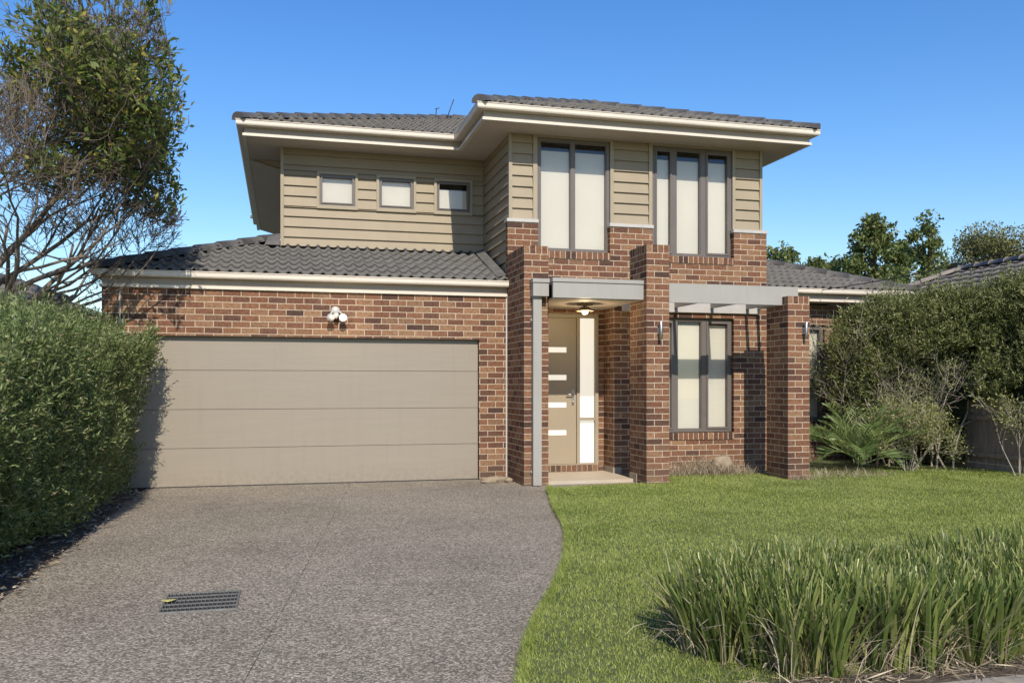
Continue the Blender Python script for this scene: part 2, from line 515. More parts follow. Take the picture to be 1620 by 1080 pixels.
SA, SP = 0.05, 0.83                       # sun travels along (SA, 1, -SP)
sun = bpy.data.lights.new('sun', 'SUN')
sun.energy = 4.25
sun.angle = math.radians(0.5)
sun.color = (1.0, 0.925, 0.80)
so = bpy.data.objects.new('sun', sun)
COL.objects.link(so)
so.location = (-3, -10, 20)
so.rotation_euler = Vector((SA, 1, -SP)).to_track_quat('-Z', 'Y').to_euler()
ELEV = math.atan2(SP, math.hypot(1, SA))

w = bpy.data.worlds.new('World')
scene.world = w
w.use_nodes = True
wt = w.node_tree
wt.nodes.clear()
wo = wt.nodes.new('ShaderNodeOutputWorld')
bg = wt.nodes.new('ShaderNodeBackground')
sk = wt.nodes.new('ShaderNodeTexSky')
sk.sky_type = 'NISHITA'
sk.sun_disc = False
sk.sun_elevation = ELEV
sk.sun_rotation = math.atan2(-SA, -1) % (2 * PI)
sk.altitude = 0
sk.air_density = 1.25
sk.dust_density = 0.3
sk.ozone_density = 4.0
bg.inputs[1].default_value = 0.128
hs = wt.nodes.new('ShaderNodeHueSaturation')
hs.inputs['Hue'].default_value = 0.511
hs.inputs['Saturation'].default_value = 1.3
wt.links.new(sk.outputs[0], hs.inputs['Color'])
wt.links.new(hs.outputs[0], bg.inputs[0])
wt.links.new(bg.outputs[0], wo.inputs[0])
scene.view_settings.view_transform = 'Standard'
scene.view_settings.look = 'None'
scene.view_settings.exposure = 0.42
scene.view_settings.gamma = 1.0
scene.cycles.max_bounces = 8
scene.cycles.transparent_max_bounces = 12

# ------------------------------------------------------------------ the setting: ground
def struct(o):
    o['kind'] = 'structure'
    return o
mb = MB(); mb.face([(-400, -60, -0.06), (400, -60, -0.06), (400, 900, -0.06), (-400, 900, -0.06)])
struct(mb.build('ground', M['earth']))
mb = MB(); mb.slab([(-6, 1), (-1.76, 1), (-1.76, 12.6), (-6, 12.6)], -0.08, -0.015)
struct(mb.build('garden_bed', M['soil']))

EDGE = [(0.25, 0.5), (0.55, 2.0), (0.83, 3.1), (1.08, 3.97), (1.36, 4.76), (1.81, 5.76), (2.23, 6.8), (2.62, 8.0), (2.95, 9.4), (3.22, 10.4), (3.36, 10.95), (3.46, 11.22)]
def smooth(pts, n=6):
    out = []
    P = [pts[0]] + pts + [pts[-1]]
    for i in range(1, len(P) - 2):
        for k in range(n):
            t = k / n
            q = []
            for a in range(2):
                p0, p1, p2, p3 = P[i - 1][a], P[i][a], P[i + 1][a], P[i + 2][a]
                q.append(0.5 * (2 * p1 + (p2 - p0) * t + (2 * p0 - 5 * p1 + 4 * p2 - p3) * t * t + (3 * p1 - p0 - 3 * p2 + p3) * t ** 3))
            out.append(tuple(q))
    out.append(pts[-1])
    return out
EDGE = smooth(EDGE)
jx = lambda y: -0.17 + (y - 4.3) * 0.134
mb = MB()
mb.slab([(-1.76, 0.5), (jx(0.5) - 0.0016, 0.5), (jx(12.71) - 0.0016, 12.71), (-1.76, 12.71)], -0.1, 0.0)
struct(mb.build('driveway', M['drive'])); mb = MB()
mb.slab([(jx(0.5) + 0.0016, 0.5)] + EDGE + [(5.05, 11.44), (5.05, 11.74), (3.25, 11.74), (3.25, 12.71), (jx(12.71) + 0.0016, 12.71)], -0.1, 0.0)
struct(mb.build('driveway', M['drive']))
LAWN = EDGE[12:] + [(5.05, 11.42), (5.05, 12.60), (7.55, 12.60), (7.55, 14.1), (11.05, 14.1), (11.05, 3.62), EDGE[12]]
LAWN = [(x + 0.012 if i < len(EDGE) - 12 else x, y) for i, (x, y) in enumerate(EDGE[12:])] + [(5.06, 11.43), (5.06, 12.60), (7.55, 12.60), (7.55, 14.1), (11.05, 14.1), (11.05, 3.62), (0.99, 3.62)]
mb = MB(); mb.slab(LAWN, -0.08, 0.025)
struct(mb.build('lawn', M['turf']))
mb = MB(); mb.slab([(0.99, 3.40), (11.05, 3.40), (11.05, 3.618), (0.99, 3.618)], -0.08, 0.022)
struct(mb.build('mulch_strip', M['soil']))
mb = MB(); mb.slab([(0.86, 1.5), (14, 1.5), (14, 3.395), (0.93, 3.395)], -0.08, 0.03)
struct(mb.build('footpath', M['path']))

# ------------------------------------------------------------------ the house
house = thing('brick_house', 'two storey brown brick house with beige weatherboard upper floor and grey tiled roof', 'house', (3.2, 12.6, 0))
W, CL, LW = 12.62, 12.74, 14.43

def uvw(x0=0.0, z0=0.0, y0=0.0):
    def f(k, p):
        if k in 'fb': return (p[0] - x0, p[2] - z0)
        if k in 'lr': return (p[1] - y0 + 0.12, p[2] - z0)
        return (p[0] - x0, p[1] - y0)
    return f
def uvs(x0, z0, y0):
    def f(k, p):
        if k in 'fb': return (p[2] - z0, p[0] - x0)
        if k in 'lr': return (p[2] - z0, p[1] - y0)
        return (p[1] - y0 + 0.01, p[0] - x0)
    return f

def plate(mb, x0, x1, z0, z1, y, depth, holes, uvf):
    """front sheet with rectangular holes, reveals, and outer sides"""
    xs = sorted({x0, x1} | {h[i] for h in holes for i in (0, 1) if x0 < h[i] < x1})
    zs = sorted({z0, z1} | {h[i] for h in holes for i in (2, 3) if z0 < h[i] < z1})
    inside = lambda x, z: any(h[0] < x < h[1] and h[2] < z < h[3] for h in holes)
    solid = {}
    for i in range(len(xs) - 1):
        for j in range(len(zs) - 1):
            solid[i, j] = not inside((xs[i] + xs[i + 1]) / 2, (zs[j] + zs[j + 1]) / 2)
    def quad(k, pts): mb.face(pts, [uvf(k, p) for p in pts])
    for (i, j), s in solid.items():
        if not s: continue
        a, b, c, d = xs[i], xs[i + 1], zs[j], zs[j + 1]
        quad('f', [(a, y, c), (b, y, c), (b, y, d), (a, y, d)])
        quad('b', [(b, y + depth, c), (a, y + depth, c), (a, y + depth, d), (b, y + depth, d)])
        if not solid.get((i - 1, j), False): quad('l', [(a, y + depth, c), (a, y, c), (a, y, d), (a, y + depth, d)])
        if not solid.get((i + 1, j), False): quad('r', [(b, y, c), (b, y + depth, c), (b, y + depth, d), (b, y, d)])
        if not solid.get((i, j + 1), False): quad('t', [(a, y, d), (b, y, d), (b, y + depth, d), (a, y + depth, d)])
        if not solid.get((i, j - 1), False): quad('u', [(a, y + depth, c), (b, y + depth, c), (b, y, c), (a, y, c)])

ZB = 3.30
# main two-storey brick wall
mb = MB()
plate(mb, 3.25, 7.55, 0, 3.82, W, 0.11,
      [(3.60, 4.93, -1, 2.60), (5.40, 6.97, 0.535, 2.45), (3.72, 4.87, 3.30, 9), (5.57, 6.97, 3.30, 9)], uvw(3.25, ZB, W))
mb.build('brick_wall', M['brick'], house)
# recessed porch walls
mb = MB()
mb.box(4.82, 5.04, 13.05, 13.16, 0, 2.60, uvw(4.82, ZB, 13.05))
mb.box(4.93, 5.04, W + 0.112, 13.049, 0, 2.60, uvw(4.93, ZB, W))
mb.build('porch_wall', M['brick'], house); mb = MB()
mb.box(3.48, 3.598, W + 0.112, 13.16, 0, 2.60, uvw(3.48, ZB, W))
mb.box(3.599, 4.819, 13.05, 13.16, 2.505, 2.60, uvw(3.6, ZB, 13.05))
mb.build('porch_wall', M['brick'], house)
# sills of brick on edge
for x0, x1, z0 in ((3.722, 4.868, 3.302), (5.572, 6.968, 3.302), (5.402, 6.968, 0.537)):
    mb = MB(); mb.box(x0, x1, W - 0.014, W + 0.11, z0, z0 + 0.108, uvs(x0, z0, W)); mb.build('window_sill', M['soldier'], house)
mb = MB(); mb.box(3.602, 4.818, 12.98, 13.07, 0.05, 0.148, uvs(3.6, 0.05, 13.0)); mb.build('door_sill', M['soldier'], house)
# pillars
def pillar(x0, x1, y0, y1, zt, notch=None):
    mb = MB()
    if notch:
        mb.box(x0, x1, y0, notch[0], 0, zt - 0.11, uvw(x0, zt - 0.11, y0), 'tb')
        mb.box(x0, x1, notch[0], y1, 0, notch[1], uvw(x0, zt - 0.11, y0), 'f')
        mb.face([(x0, notch[0], notch[1]), (x1, notch[0], notch[1]), (x1, notch[0], zt - 0.11), (x0, notch[0], zt - 0.11)][::-1])
        p = mb.build('brick_pillar', M['brick'], house)
        mb = MB(); mb.box(x0, x1, y0, notch[0] - 0.002, zt - 0.11, zt, uvs(x0, zt - 0.11, y0))
    else:
        mb.box(x0, x1, y0, y1, 0, zt - 0.11, uvw(x0, zt - 0.11, y0))
        p = mb.build('brick_pillar', M['brick'], house)
        mb = MB(); mb.box(x0, x1, y0, y1, zt - 0.11, zt, uvs(x0, zt - 0.11, y0))
    mb.build('cap_course', M['soldier'], p)
    return p
pillar(3.247, 3.60, 11.70, W - 0.003, 3.324)
pillar(4.90, 5.24, 11.30, 11.90, 3.345)
pillar(7.11, 7.463, 11.30, 11.88, 2.685, (11.452, 2.562))
# garage wall
mb = MB()
plate(mb, -2.3, 3.247, 0, 2.702, W + 0.006, 0.11, [(-1.96, 2.82, -1, 2.065)], uvw(-0.05, 2.702, W))
mb.box(-2.3, -2.19, W + 0.118, 21.9, 0, 2.702, uvw(0, 2.702, W))
mb.build('garage_wall', M['brick'], house)
mb = MB(); mb.box(-2.085, -2.065, W - 0.001, W + 0.005, 0, 2.70); mb.build('control_joint', M['cap'], house); mb = MB(); mb.box(3.222, 3.243, W - 0.001, W + 0.005, 0.02, 2.70)
mb.build('control_joint', M['cap'], house)
# single storey wing at the right
RW = 14.2
mb = MB()
plate(mb, 7.56, 11.0, 0, 2.86, RW, 0.11, [(9.0, 9.70, 0.72, 2.50)], uvw(0.05, 2.86, RW))
mb.box(10.89, 11.0, RW + 0.112, 21.9, 0, 2.86, uvw(0, 2.86, RW))
mb.build('side_wing_wall', M['brick'], house)
mb = MB(); mb.box(9.002, 9.698, RW - 0.012, RW + 0.1, 0.612, 0.72, uvs(9.0, 0.612, RW)); mb.build('window_sill', M['soldier'], house)
# plain rear and side walls that close the house
mb = MB()
mb.box(-2.19, 10.89, 21.9, 22.0, 0, 2.9)
mb.box(0.0, 7.5, 21.7, 21.8, 2.9, 5.17)
mb.box(0.05, 0.15, 14.5, 21.7, 2.6, 5.17)
mb.box(7.44, 7.54, 12.85, 21.7, 0, 5.17)
mb.build('rear_wall', M['board'], house)
mb = MB(); mb.box(0.16, 7.43, 14.6, 21.6, 2.9, 2.95); mb.box(3.4, 7.43, 13.2, 14.59, 2.9, 2.95); mb.build('upper_floor', M['dark'], house)
mb = MB(); mb.box(-2.1, 10.8, 16.4, 16.45, 0, 2.7); mb.build('inner_wall', M['soffit'], house)

# weatherboards
def boards_front(mb, x0, x1, z0, z1, y, step, zref):
    """lapped boards facing -y"""
    k = math.floor((z0 - zref) / step)
    while zref + k * step < z1 - 1e-4:
        a = max(z0, zref + k * step); b = min(z1, zref + (k + 1) * step)
        k += 1
        if b - a < 0.004: continue
        ya, yb = y - 0.034, y - 0.004
        mb.face([(x0, ya, a), (x1, ya, a), (x1, yb, b), (x0, yb, b)])
        mb.face([(x0, y, a), (x1, y, a), (x1, ya, a), (x0, ya, a)])
        mb.face([(x0, y, a), (x0, ya, a), (x0, yb, b), (x0, y, b)])
        mb.face([(x1, ya, a), (x1, y, a), (x1, y, b), (x1, yb, b)])
def boards_left(mb, x, y0, y1, z0, z1, step, zref):
    k = math.floor((z0 - zref) / step)
    while zref + k * step < z1 - 1e-4:
        a = max(z0, zref + k * step); b = min(z1, zref + (k + 1) * step)
        k += 1
        if b - a < 0.004: continue
        xa, xb = x - 0.034, x - 0.004
        mb.face([(xa, y1, a), (xa, y0, a), (xb, y0, b), (xb, y1, b)])
        mb.face([(x, y1, a), (x, y0, a), (xa, y0, a), (xa, y1, a)])
        mb.face([(xa, y0, a), (x, y0, a), (x, y0, b), (xb, y0, b)])
ST = 0.164
SOF = 5.18
for x0, x1 in ((3.345, 3.665), (4.965, 5.545), (7.045, 7.475)):
    mb = MB()
    boards_front(mb, x0, x1, 3.872, SOF, CL, ST, 3.885)
    mb.face([(x0, CL, 3.872), (x1, CL, 3.872), (x1, CL, SOF), (x0, CL, SOF)])
    mb.build('upper_cladding', M['board'], house)
mb = MB()
boards_left(mb, 3.32, CL + 0.002, LW - 0.03, 2.95, SOF, ST, 3.59)
mb.face([(3.32, LW, 2.95), (3.32, CL, 2.95), (3.32, CL, SOF), (3.32, LW, SOF)])
mb.build('side_cladding', M['board'], house)
SW = [(0.55, 1.20), (1.50, 2.15), (2.45, 3.10)]
mb = MB()
z0b, zwa, zwb = 3.56, 4.225, 4.815
boards_front(mb, 0.04, 3.285, z0b, zwa, LW, ST, 3.59)
boards_front(mb, 0.04, 3.285, zwb, SOF, LW, ST, 3.59)
xs = [0.04] + [c for ab in SW for c in ab] + [3.285]
for i in range(0, len(xs), 2):
    boards_front(mb, xs[i], xs[i + 1], zwa, zwb, LW, ST, 3.59)
def sheet_holes(mb, x0, x1, z0, z1, y, holes):
    plate(mb, x0, x1, z0, z1, y, 0.09, holes, uvw())
sheet_holes(mb, 0.0, 3.318, 3.4, SOF, LW, [(a + 0.05, b - 0.05, zwa + 0.05, zwb - 0.05) for a, b in SW])
mb.build('upper_cladding', M['board'], house)
# corner stops and window architraves
for bx in ((-0.012, 0.038, LW - 0.042, LW - 0.001, z0b - 0.03, SOF - 0.001), (3.290, 3.342, CL - 0.042, CL + 0.03, 3.873, SOF - 0.001), (7.477, 7.525, CL - 0.040, CL + 0.03, 3.873, SOF - 0.001)):
    mb = MB(); mb.box(*bx); mb.build('corner_trim', M['trim'], house, 0.004)
for x0, xa, xb, x1 in ((3.668, 3.735, 4.905, 4.962), (5.548, 5.605, 6.99, 7.042)):
    mb = MB()
    mb.box(x0, xa, CL - 0.040, CL + 0.02, 3.874, SOF - 0.001); mb.box(xb, x1, CL - 0.040, CL + 0.02, 3.874, SOF - 0.001)
    mb.box(xa - 0.001, xb + 0.001, CL - 0.039, CL + 0.02, 5.135, SOF - 0.001)
    mb.build('window_trim', M['trim'], house)
for a, b in SW:
    mb = MB()
    mb.box(a, a + 0.042, LW - 0.044, LW - 0.001, zwa, zwb)
    mb.box(b - 0.042, b, LW - 0.044, LW - 0.001, zwa, zwb)
    mb.box(a + 0.041, b - 0.041, LW - 0.043, LW - 0.001, zwb - 0.038, zwb)
    mb.box(a + 0.041, b - 0.041, LW - 0.045, LW - 0.001, zwa, zwa + 0.055)
    mb.build('window_trim', M['trim'], house)
for x0, x1 in ((3.235, 3.725), (4.86, 5.585), (6.955, 7.565)):
    mb = MB(); mb.prism([(x0, 3.822), (x1, 3.822), (x1, 3.871), (x0, 3.871)], W - 0.018, CL + 0.05)
    mb.build('wall_capping', M['cap'], house, 0.004)

# windows: frame mesh as the part; pane and blind below it
def window(x0, x1, z0, z1, y, bars, fw=0.045, blind_top=0.1, blind_bottom=0.0, sash=(), fd=0.06, transom=()):
    mb = MB()
    mb.box(x0, x0 + fw, y, y + fd, z0, z1); mb.box(x1 - fw, x1, y, y + fd, z0, z1)
    mb.box(x0 + fw, x1 - fw, y, y + fd, z0, z0 + fw); mb.box(x0 + fw, x1 - fw, y, y + fd, z1 - fw, z1)
    for a, b in bars: mb.box(a, b, y + 0.002, y + fd, z0 + fw, z1 - fw)
    for za, zb in transom: mb.box(x0 + fw, x1 - fw, y + 0.003, y + fd, za, zb)
    cells = []
    e = [x0 + fw] + [c for ab in bars for c in ab] + [x1 - fw]
    for i in range(0, len(e), 2): cells.append((e[i], e[i + 1]))
    for i, (a, b) in enumerate(cells):
        s = (0.018 if x1 - x0 < 0.62 else 0.03) if i in sash else 0.012
        ys = y + (-0.012 if i in sash else 0.012)
        za, zb = z0 + fw, z1 - fw
        mb.box(a, a + s, ys, y + fd - 0.01, za, zb); mb.box(b - s, b, ys, y + fd - 0.01, za, zb)
        mb.box(a + s, b - s, ys, y + fd - 0.01, za, za + s); mb.box(a + s, b - s, ys, y + fd - 0.01, zb - s, zb)
    wd = mb.build('window', M['frame'], house, 0.003)
    for a, b in cells:
        g = MB(); g.face([(a, y + 0.036, z0 + fw), (b, y + 0.036, z0 + fw), (b, y + 0.036, z1 - fw), (a, y + 0.036, z1 - fw)]); g.build('pane', M['glass'], wd)
    for a, b in cells:
        bl = MB(); bl.box(a - 0.015, b + 0.015, y + fd + 0.012, y + fd + 0.016, z0 + fw + blind_bottom - 0.02, z1 - fw - blind_top); bl.build('blind', M['blind'], wd)
    return wd
window(3.74, 4.90, 3.412, 5.133, CL - 0.012, [(4.275, 4.335)], 0.05, 0.125)
window(5.61, 6.985, 3.412, 5.133, CL - 0.012, [(5.945, 6.025), (6.44, 6.535)], 0.05, 0.14, sash=(0, 2))
for a, b in SW:
    window(a + 0.044, b - 0.044, zwa + 0.057, zwb - 0.040, LW - 0.022, [], 0.027, 0.02 if a < 2 else 0.10, sash=(0,))
window(5.42, 6.955, 0.655, 2.440, W + 0.055, [(5.945, 6.02), (6.435, 6.515)], 0.045, 0.05, sash=(0, 2))
window(9.01, 9.69, 0.725, 2.49, RW + 0.05, [(9.20, 9.26)], 0.05, 0.05, sash=(1,))
mb = MB(); mb.box(5.41, 6.965, W + 0.012, W + 0.10, 2.442, 2.449); mb.build('lintel', M['bronze'], house); mb = MB(); mb.box(-1.955, 2.815, W + 0.012, W + 0.11, 2.058, 2.066)
mb.build('lintel', M['bronze'], house)

# garage door: four sections
zz = [0.012, 0.531, 1.062, 1.598, 2.056]
mb = MB(); mb.box(-1.955, 2.815, W + 0.112, W + 0.122, 0.0, 2.06); gdo = mb.build('garage_door', M['bronze'], house)
for i in range(4):
    gd = MB(); gd.box(-1.955, 2.815, W + 0.088, W + 0.111, zz[i] + 0.002, zz[i + 1] - 0.004)
    gd.build('door_section', M['gdoor'], gdo, 0.004)
mb = MB(); mb.box(-1.953, 2.813, W + 0.080, W + 0.11, 0.001, 0.013); mb.build('rubber_seal', M['cable'], gdo)

# front door with four slots, side light
mb = MB()
yd = 13.02
mb.box(3.602, 3.665, yd - 0.03, yd + 0.1, 0.15, 2.50); mb.box(4.462, 4.512, yd - 0.03, yd + 0.1, 0.15, 2.44)
mb.box(4.765, 4.818, yd - 0.03, yd + 0.1, 0.15, 2.50); mb.box(3.666, 4.764, yd - 0.03, yd + 0.1, 2.441, 2.50)
mb.box(4.513, 4.764, yd - 0.028, yd + 0.1, 0.845, 0.885); mb.box(4.513, 4.764, yd - 0.028, yd + 0.1, 0.15, 0.175)
mb.box(3.666, 4.461, yd - 0.03, yd + 0.1, 0.15, 0.165)
mb.build('door_frame', M['doorframe'], house, 0.004)
slots = [(0.615, 0.70), (1.045, 1.13), (1.47, 1.555), (1.90, 1.985)]
mb = MB()
plate(mb, 3.668, 4.459, 0.168, 2.438, yd, 0.04, [(3.83, 4.305, a, b) for a, b in slots], uvw())
dr = mb.build('front_door', M['door'], house)
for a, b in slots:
    mb = MB(); mb.box(3.831, 4.304, yd + 0.016, yd + 0.022, a + 0.001, b - 0.001); mb.build('pane', M['glow_frost'], dr)
mb = MB()
mb.box(4.385, 4.42, yd - 0.012, yd - 0.001, 1.09, 1.33)
mb.tube([(4.402, yd - 0.012, 1.25), (4.402, yd - 0.055, 1.25)], 0.011, 8)
mb.tube([(4.402, yd - 0.055, 1.25), (4.29, yd - 0.055, 1.25)], 0.010, 8)
mb.lathe([(0.0, -0.02), (0.016, -0.02), (0.016, 0)], (4.402, yd - 0.012, 1.13), 'y', 12)
mb.build('handle', M['steel'], dr)
mb = MB(); mb.box(4.513, 4.764, yd + 0.03, yd + 0.036, 0.176, 0.844); mb.build('side_light', M['glow_frost'], house); mb = MB(); mb.box(4.513, 4.764, yd + 0.03, yd + 0.036, 0.886, 2.44)
mb.build('side_light', M['glow_frost'], house)

# porch floor, skirting, ceiling, canopy
mb = MB()
mb.box(3.602, 4.928, 11.76, 13.048, -0.05, 0.048); mb.build('porch_floor', M['slab'], house, 0.006)
mb = MB()
mb.box(4.915, 4.929, W + 0.001, 13.04, 0.049, 0.135); mb.box(4.916, 5.05, W - 0.012, W - 0.001, 0.03, 0.135)
mb.build('tile_skirting', M['skirt'], house); mb = MB()
mb.box(4.89, 4.899, 11.64, 11.901, 0.0, 0.13)
mb.build('tile_skirting', M['skirt'], house)
mb = MB(); mb.box(3.602, 4.898, 11.46, 13.048, 2.575, 2.597); mb.build('porch_ceiling', M['soffit'], house)
mb = MB()
mb.box(3.575, 4.897, 11.40, 11.455, 2.585, 2.80)
mb.box(3.575, 3.601, 11.456, W - 0.004, 2.585, 2.80) if False else None
mb.build('canopy_beam', M['canopy'], house, 0.004)
mb = MB(); mb.box(3.565, 4.897, 11.385, 11.47, 2.801, 2.853); mb.build('canopy_capping', M['canopy'], house, 0.004); mb = MB(); mb.box(3.605, 4.897, 11.471, W - 0.003, 2.78, 2.835)
mb.build('canopy_roof', M['canopy'], house, 0.004)
mb = MB(); mb.box(3.335, 3.558, 11.545, 11.697, 2.615, 2.80); mb.box(3.325, 3.568, 11.53, 11.697, 2.801, 2.853)
mb.build('rain_head', M['canopy'], house, 0.005)
mb = MB()
mb.box(3.352, 3.472, 11.60, 11.69, 0.01, 2.614)
dp = mb.build('downpipe', M['canopy'], house, 0.012)
for z in (2.28, 0.18):
    mb = MB(); mb.box(3.335, 3.489, 11.675, 11.698, z, z + 0.03); mb.build('strap', M['canopy'], dp)
# pergola
mb = MB(); mb.box(5.243, 7.375, 11.454, 11.50, 2.565, 2.838); mb.build('pergola_beam', M['canopy'], house, 0.004)
for x in (5.33, 5.94, 6.555, 7.175, 7.378):
    mb = MB(); mb.box(x - 0.022, x + 0.022, 11.502, W - 0.048, 2.60, 2.80); mb.build('pergola_rafter', M['canopy'], house)
mb = MB(); mb.box(5.06, 7.40, W - 0.046, W - 0.002, 2.53, 2.80); mb.build('pergola_ledger', M['cap'], house)

# gutters, fascia, soffits
def sweep(mb, path, prof, closed=True):
    """path: axis-aligned xy polyline, outside on its right-hand side when walking left to right along the front; prof: (inward, dz)"""
    n = len(path)
    segn = []
    for i in range(n - 1):
        dx, dy = path[i + 1][0] - path[i][0], path[i + 1][1] - path[i][1]
        l = math.hypot(dx, dy)
        segn.append((-dy / l, dx / l))
    rings = []
    for i in range(n):
        a = segn[max(i - 1, 0)]; b = segn[min(i, n - 2)]
        vx, vy = (a if i in (0, n - 1) else (a[0] + b[0], a[1] + b[1]))
        if i == 0: vx, vy = b
        rings.append([(path[i][0] + vx * d, path[i][1] + vy * d, path[i][2] + z) for d, z in prof])
    m = len(prof)
    for i in range(n - 1):
        for k in range(m if closed else m - 1):
            k2 = (k + 1) % m
            mb.face([rings[i][k], rings[i][k2], rings[i + 1][k2], rings[i + 1][k]][::-1])
    if closed:
        mb.face(rings[0]); mb.face(rings[-1][::-1])
GP = [(0.0, 0), (-0.007, -0.006), (-0.005, -0.014), (0.003, -0.018), (0.003, -0.066), (0.012, -0.084), (0.03, -0.09), (0.118, -0.09), (0.118, -0.02), (0.02, -0.02)]
FP = [(0.12, -0.05), (0.12, -0.184), (0.15, -0.184), (0.15, -0.05)]
TP = [(0.095, -0.185), (0.095, -0.224), (0.15, -0.224), (0.15, -0.185)]
ZG = 5.39
UP = [(-0.663, 22.3, ZG), (-0.663, 13.77, ZG), (2.67, 13.77, ZG), (2.67, 12.07, ZG), (8.17, 12.07, ZG), (8.17, 22.3, ZG)]
GZ = 2.925
GA = [(-2.42, 22.0, GZ), (-2.42, W - 0.125, GZ), (3.238, W - 0.125, GZ)]
RGZ = 3.12
RG = [(7.56, RW - 0.42, RGZ), (11.42, RW - 0.42, RGZ), (11.42, 22.0, RGZ)]
for path in (UP, GA, RG):
    mb = MB(); sweep(mb, path, GP); g = mb.build('gutter', M['gutter'], house)
    mb = MB(); sweep(mb, path, FP); fo = mb.build('fascia', M['fascia'], house); mb = MB(); sweep(mb, path, TP); mb.build('edge_strip', M['gutter'], fo)
S0, S1 = SOF - 0.013, SOF + 0.012
mb = MB()
for x0, x1, y0, y1 in ((-0.51, 2.82, 13.92, LW - 0.002), (2.82, 8.02, 12.22, CL - 0.002), (2.82, 3.318, CL - 0.002, LW - 0.002), (-0.51, -0.002, LW - 0.002, 15.35), (7.545, 8.02, CL - 0.002, 22.2)):
    mb.face([(x0, y1, S0), (x1, y1, S0), (x1, y0, S0), (x0, y0, S0)])
mb.build('soffit', M['soffit'], house)
mb = MB()
mb.face([(-0.51, 22.2, S0), (-0.002, 22.2, S0 - 0.14), (-0.002, 15.352, S0 - 0.14), (-0.51, 15.352, S0)])
mb.face([(-0.51, 15.352, S0), (-0.002, 15.352, S0 - 0.14), (-0.002, 15.352, S0 + 0.002)])
mb.build('raked_soffit', M['soffit'], house)
mb = MB(); mb.face([(-0.51, 15.33, S0 - 0.002), (-0.003, 15.33, S0 - 0.142), (-0.003, 15.33, S0 - 0.112), (-0.40, 15.33, S0 - 0.002)]); mb.build('eave_trim', M['trim'], house)
mb = MB(); mb.box(7.57, 11.27, RW - 0.27, RW - 0.002, 2.885, 2.90); mb.build('soffit', M['soffit'], house)
mb = MB(); mb.box(11.02, 11.27, RW - 0.002, 21.9, 2.886, 2.901); mb.build('soffit', M['soffit'], house)
mb = MB(); mb.slab([(3.42, CL + 0.1), (7.43, CL + 0.1), (7.43, 21.6), (0.16, 21.6), (0.16, LW + 0.1), (3.42, LW + 0.1)], SOF + 0.02, SOF + 0.04); mb.build('upper_ceiling', M['soffit'], house)

# tiled roofs
PT = 0.365
def tiles(mb, origin, e, n, L, smax, pitch, lo, hi, wave=0.155, course=0.31, amp=0.022, thick=0.036):
    """lo(s), hi(s): limits of u at run s; origin is the eave corner; e along eave, n up the slope (horizontal unit)"""
    per = 8; du = wave / per
    cols = int(math.ceil(L / du))
    run = course / math.sqrt(1 + pitch * pitch)
    k = 0
    while k * run < smax - 0.01:
        s0 = k * run; s1 = min((k + 1) * run + 0.02, smax + 0.0)
        ring = {}
        def P(c, s, lift):
            u = c * du
            ph = 2 * PI * u / wave
            h = amp * (math.cos(ph) + 0.25 * math.cos(2 * ph)) + lift
            return (origin[0] + e[0] * u + n[0] * s, origin[1] + e[1] * u + n[1] * s, origin[2] + pitch * s + h)
        a, b = lo((s0 + s1) / 2), hi((s0 + s1) / 2)
        jit = random.uniform(-0.003, 0.003)
        base = len(mb.v); cnt = 0
        c0 = max(0, int(math.floor(a / du))); c1 = min(cols, int(math.ceil(b / du)))
        if c1 - c0 > 1:
            for c in range(c0, c1 + 1):
                mb.v += [P(c, s0 + 0.03, jit - 0.004), P(c, s0, thick + jit), P(c, s1, jit)]
                cnt += 1
            for i in range(cnt - 1):
                q = base + i * 3
                mb.f.append((q, q + 3, q + 4, q + 1)); mb.f.append((q + 1, q + 4, q + 5, q + 2))
                mb.uv += [[(0, 0)] * 4] * 2; mb.sm += [True, True]
        k += 1
def ridge(mb, p0, p1, r=0.095, seg=0.40):
    p0, p1 = Vector(p0), Vector(p1)
    L = (p1 - p0).length; d = (p1 - p0) / L
    side = d.cross(Vector((0, 0, 1))).normalized(); up = side.cross(d).normalized()
    n = max(1, int(L / seg))
    for i in range(n):
        a = p0 + d * (L * i / n - 0.03); b = p0 + d * (L * (i + 1) / n)
        base = len(mb.v); K = 7
        for q, rr in ((a, r + 0.012), (b, r - 0.008)):
            for k in range(K):
                an = PI * k / (K - 1)
                mb.v.append(tuple(q + side * math.cos(an) * rr * 1.15 + up * (math.sin(an) * rr - 0.03)))
        for k in range(K - 1):
            mb.f.append((base + k, base + k + 1, base + K + k + 1, base + K + k)); mb.uv.append([(0, 0)] * 4); mb.sm.append(True)
        mb.f.append(tuple(base + k for k in range(K))); mb.uv.append([(0, 0)] * K); mb.sm.append(False)
def deck(mb, pts): mb.face([(x, y, z - 0.03) for x, y, z in pts])

rz = ZG + 0.005
# main block hip roof and the projecting front wing
mb = MB()
x0, x1, y0, y1 = -0.62, 8.13, 13.81, 22.0
hd = (y1 - y0) / 2
hx = hd
tiles(mb, (x0, y0, rz), (1, 0), (0, 1), x1 - x0, hd, PT, lambda s: s, lambda s: (x1 - x0) - s)
tiles(mb, (x0, y1, rz), (0, -1), (1, 0), y1 - y0, hd, PT, lambda s: s, lambda s: (y1 - y0) - s)
tiles(mb, (x1, y0, rz), (0, 1), (-1, 0), y1 - y0, hd, PT, lambda s: s, lambda s: (y1 - y0) - s)
deck(mb, [(x0, y0, rz), (x1, y0, rz), (x1 - hd, y0 + hd, rz + PT * hd), (x0 + hd, y0 + hd, rz + PT * hd)])
deck(mb, [(x0, y1, rz), (x0, y0, rz), (x0 + hd, y0 + hd, rz + PT * hd)])
deck(mb, [(x1, y0, rz), (x1, y1, rz), (x1 - hd, y0 + hd, rz + PT * hd)])
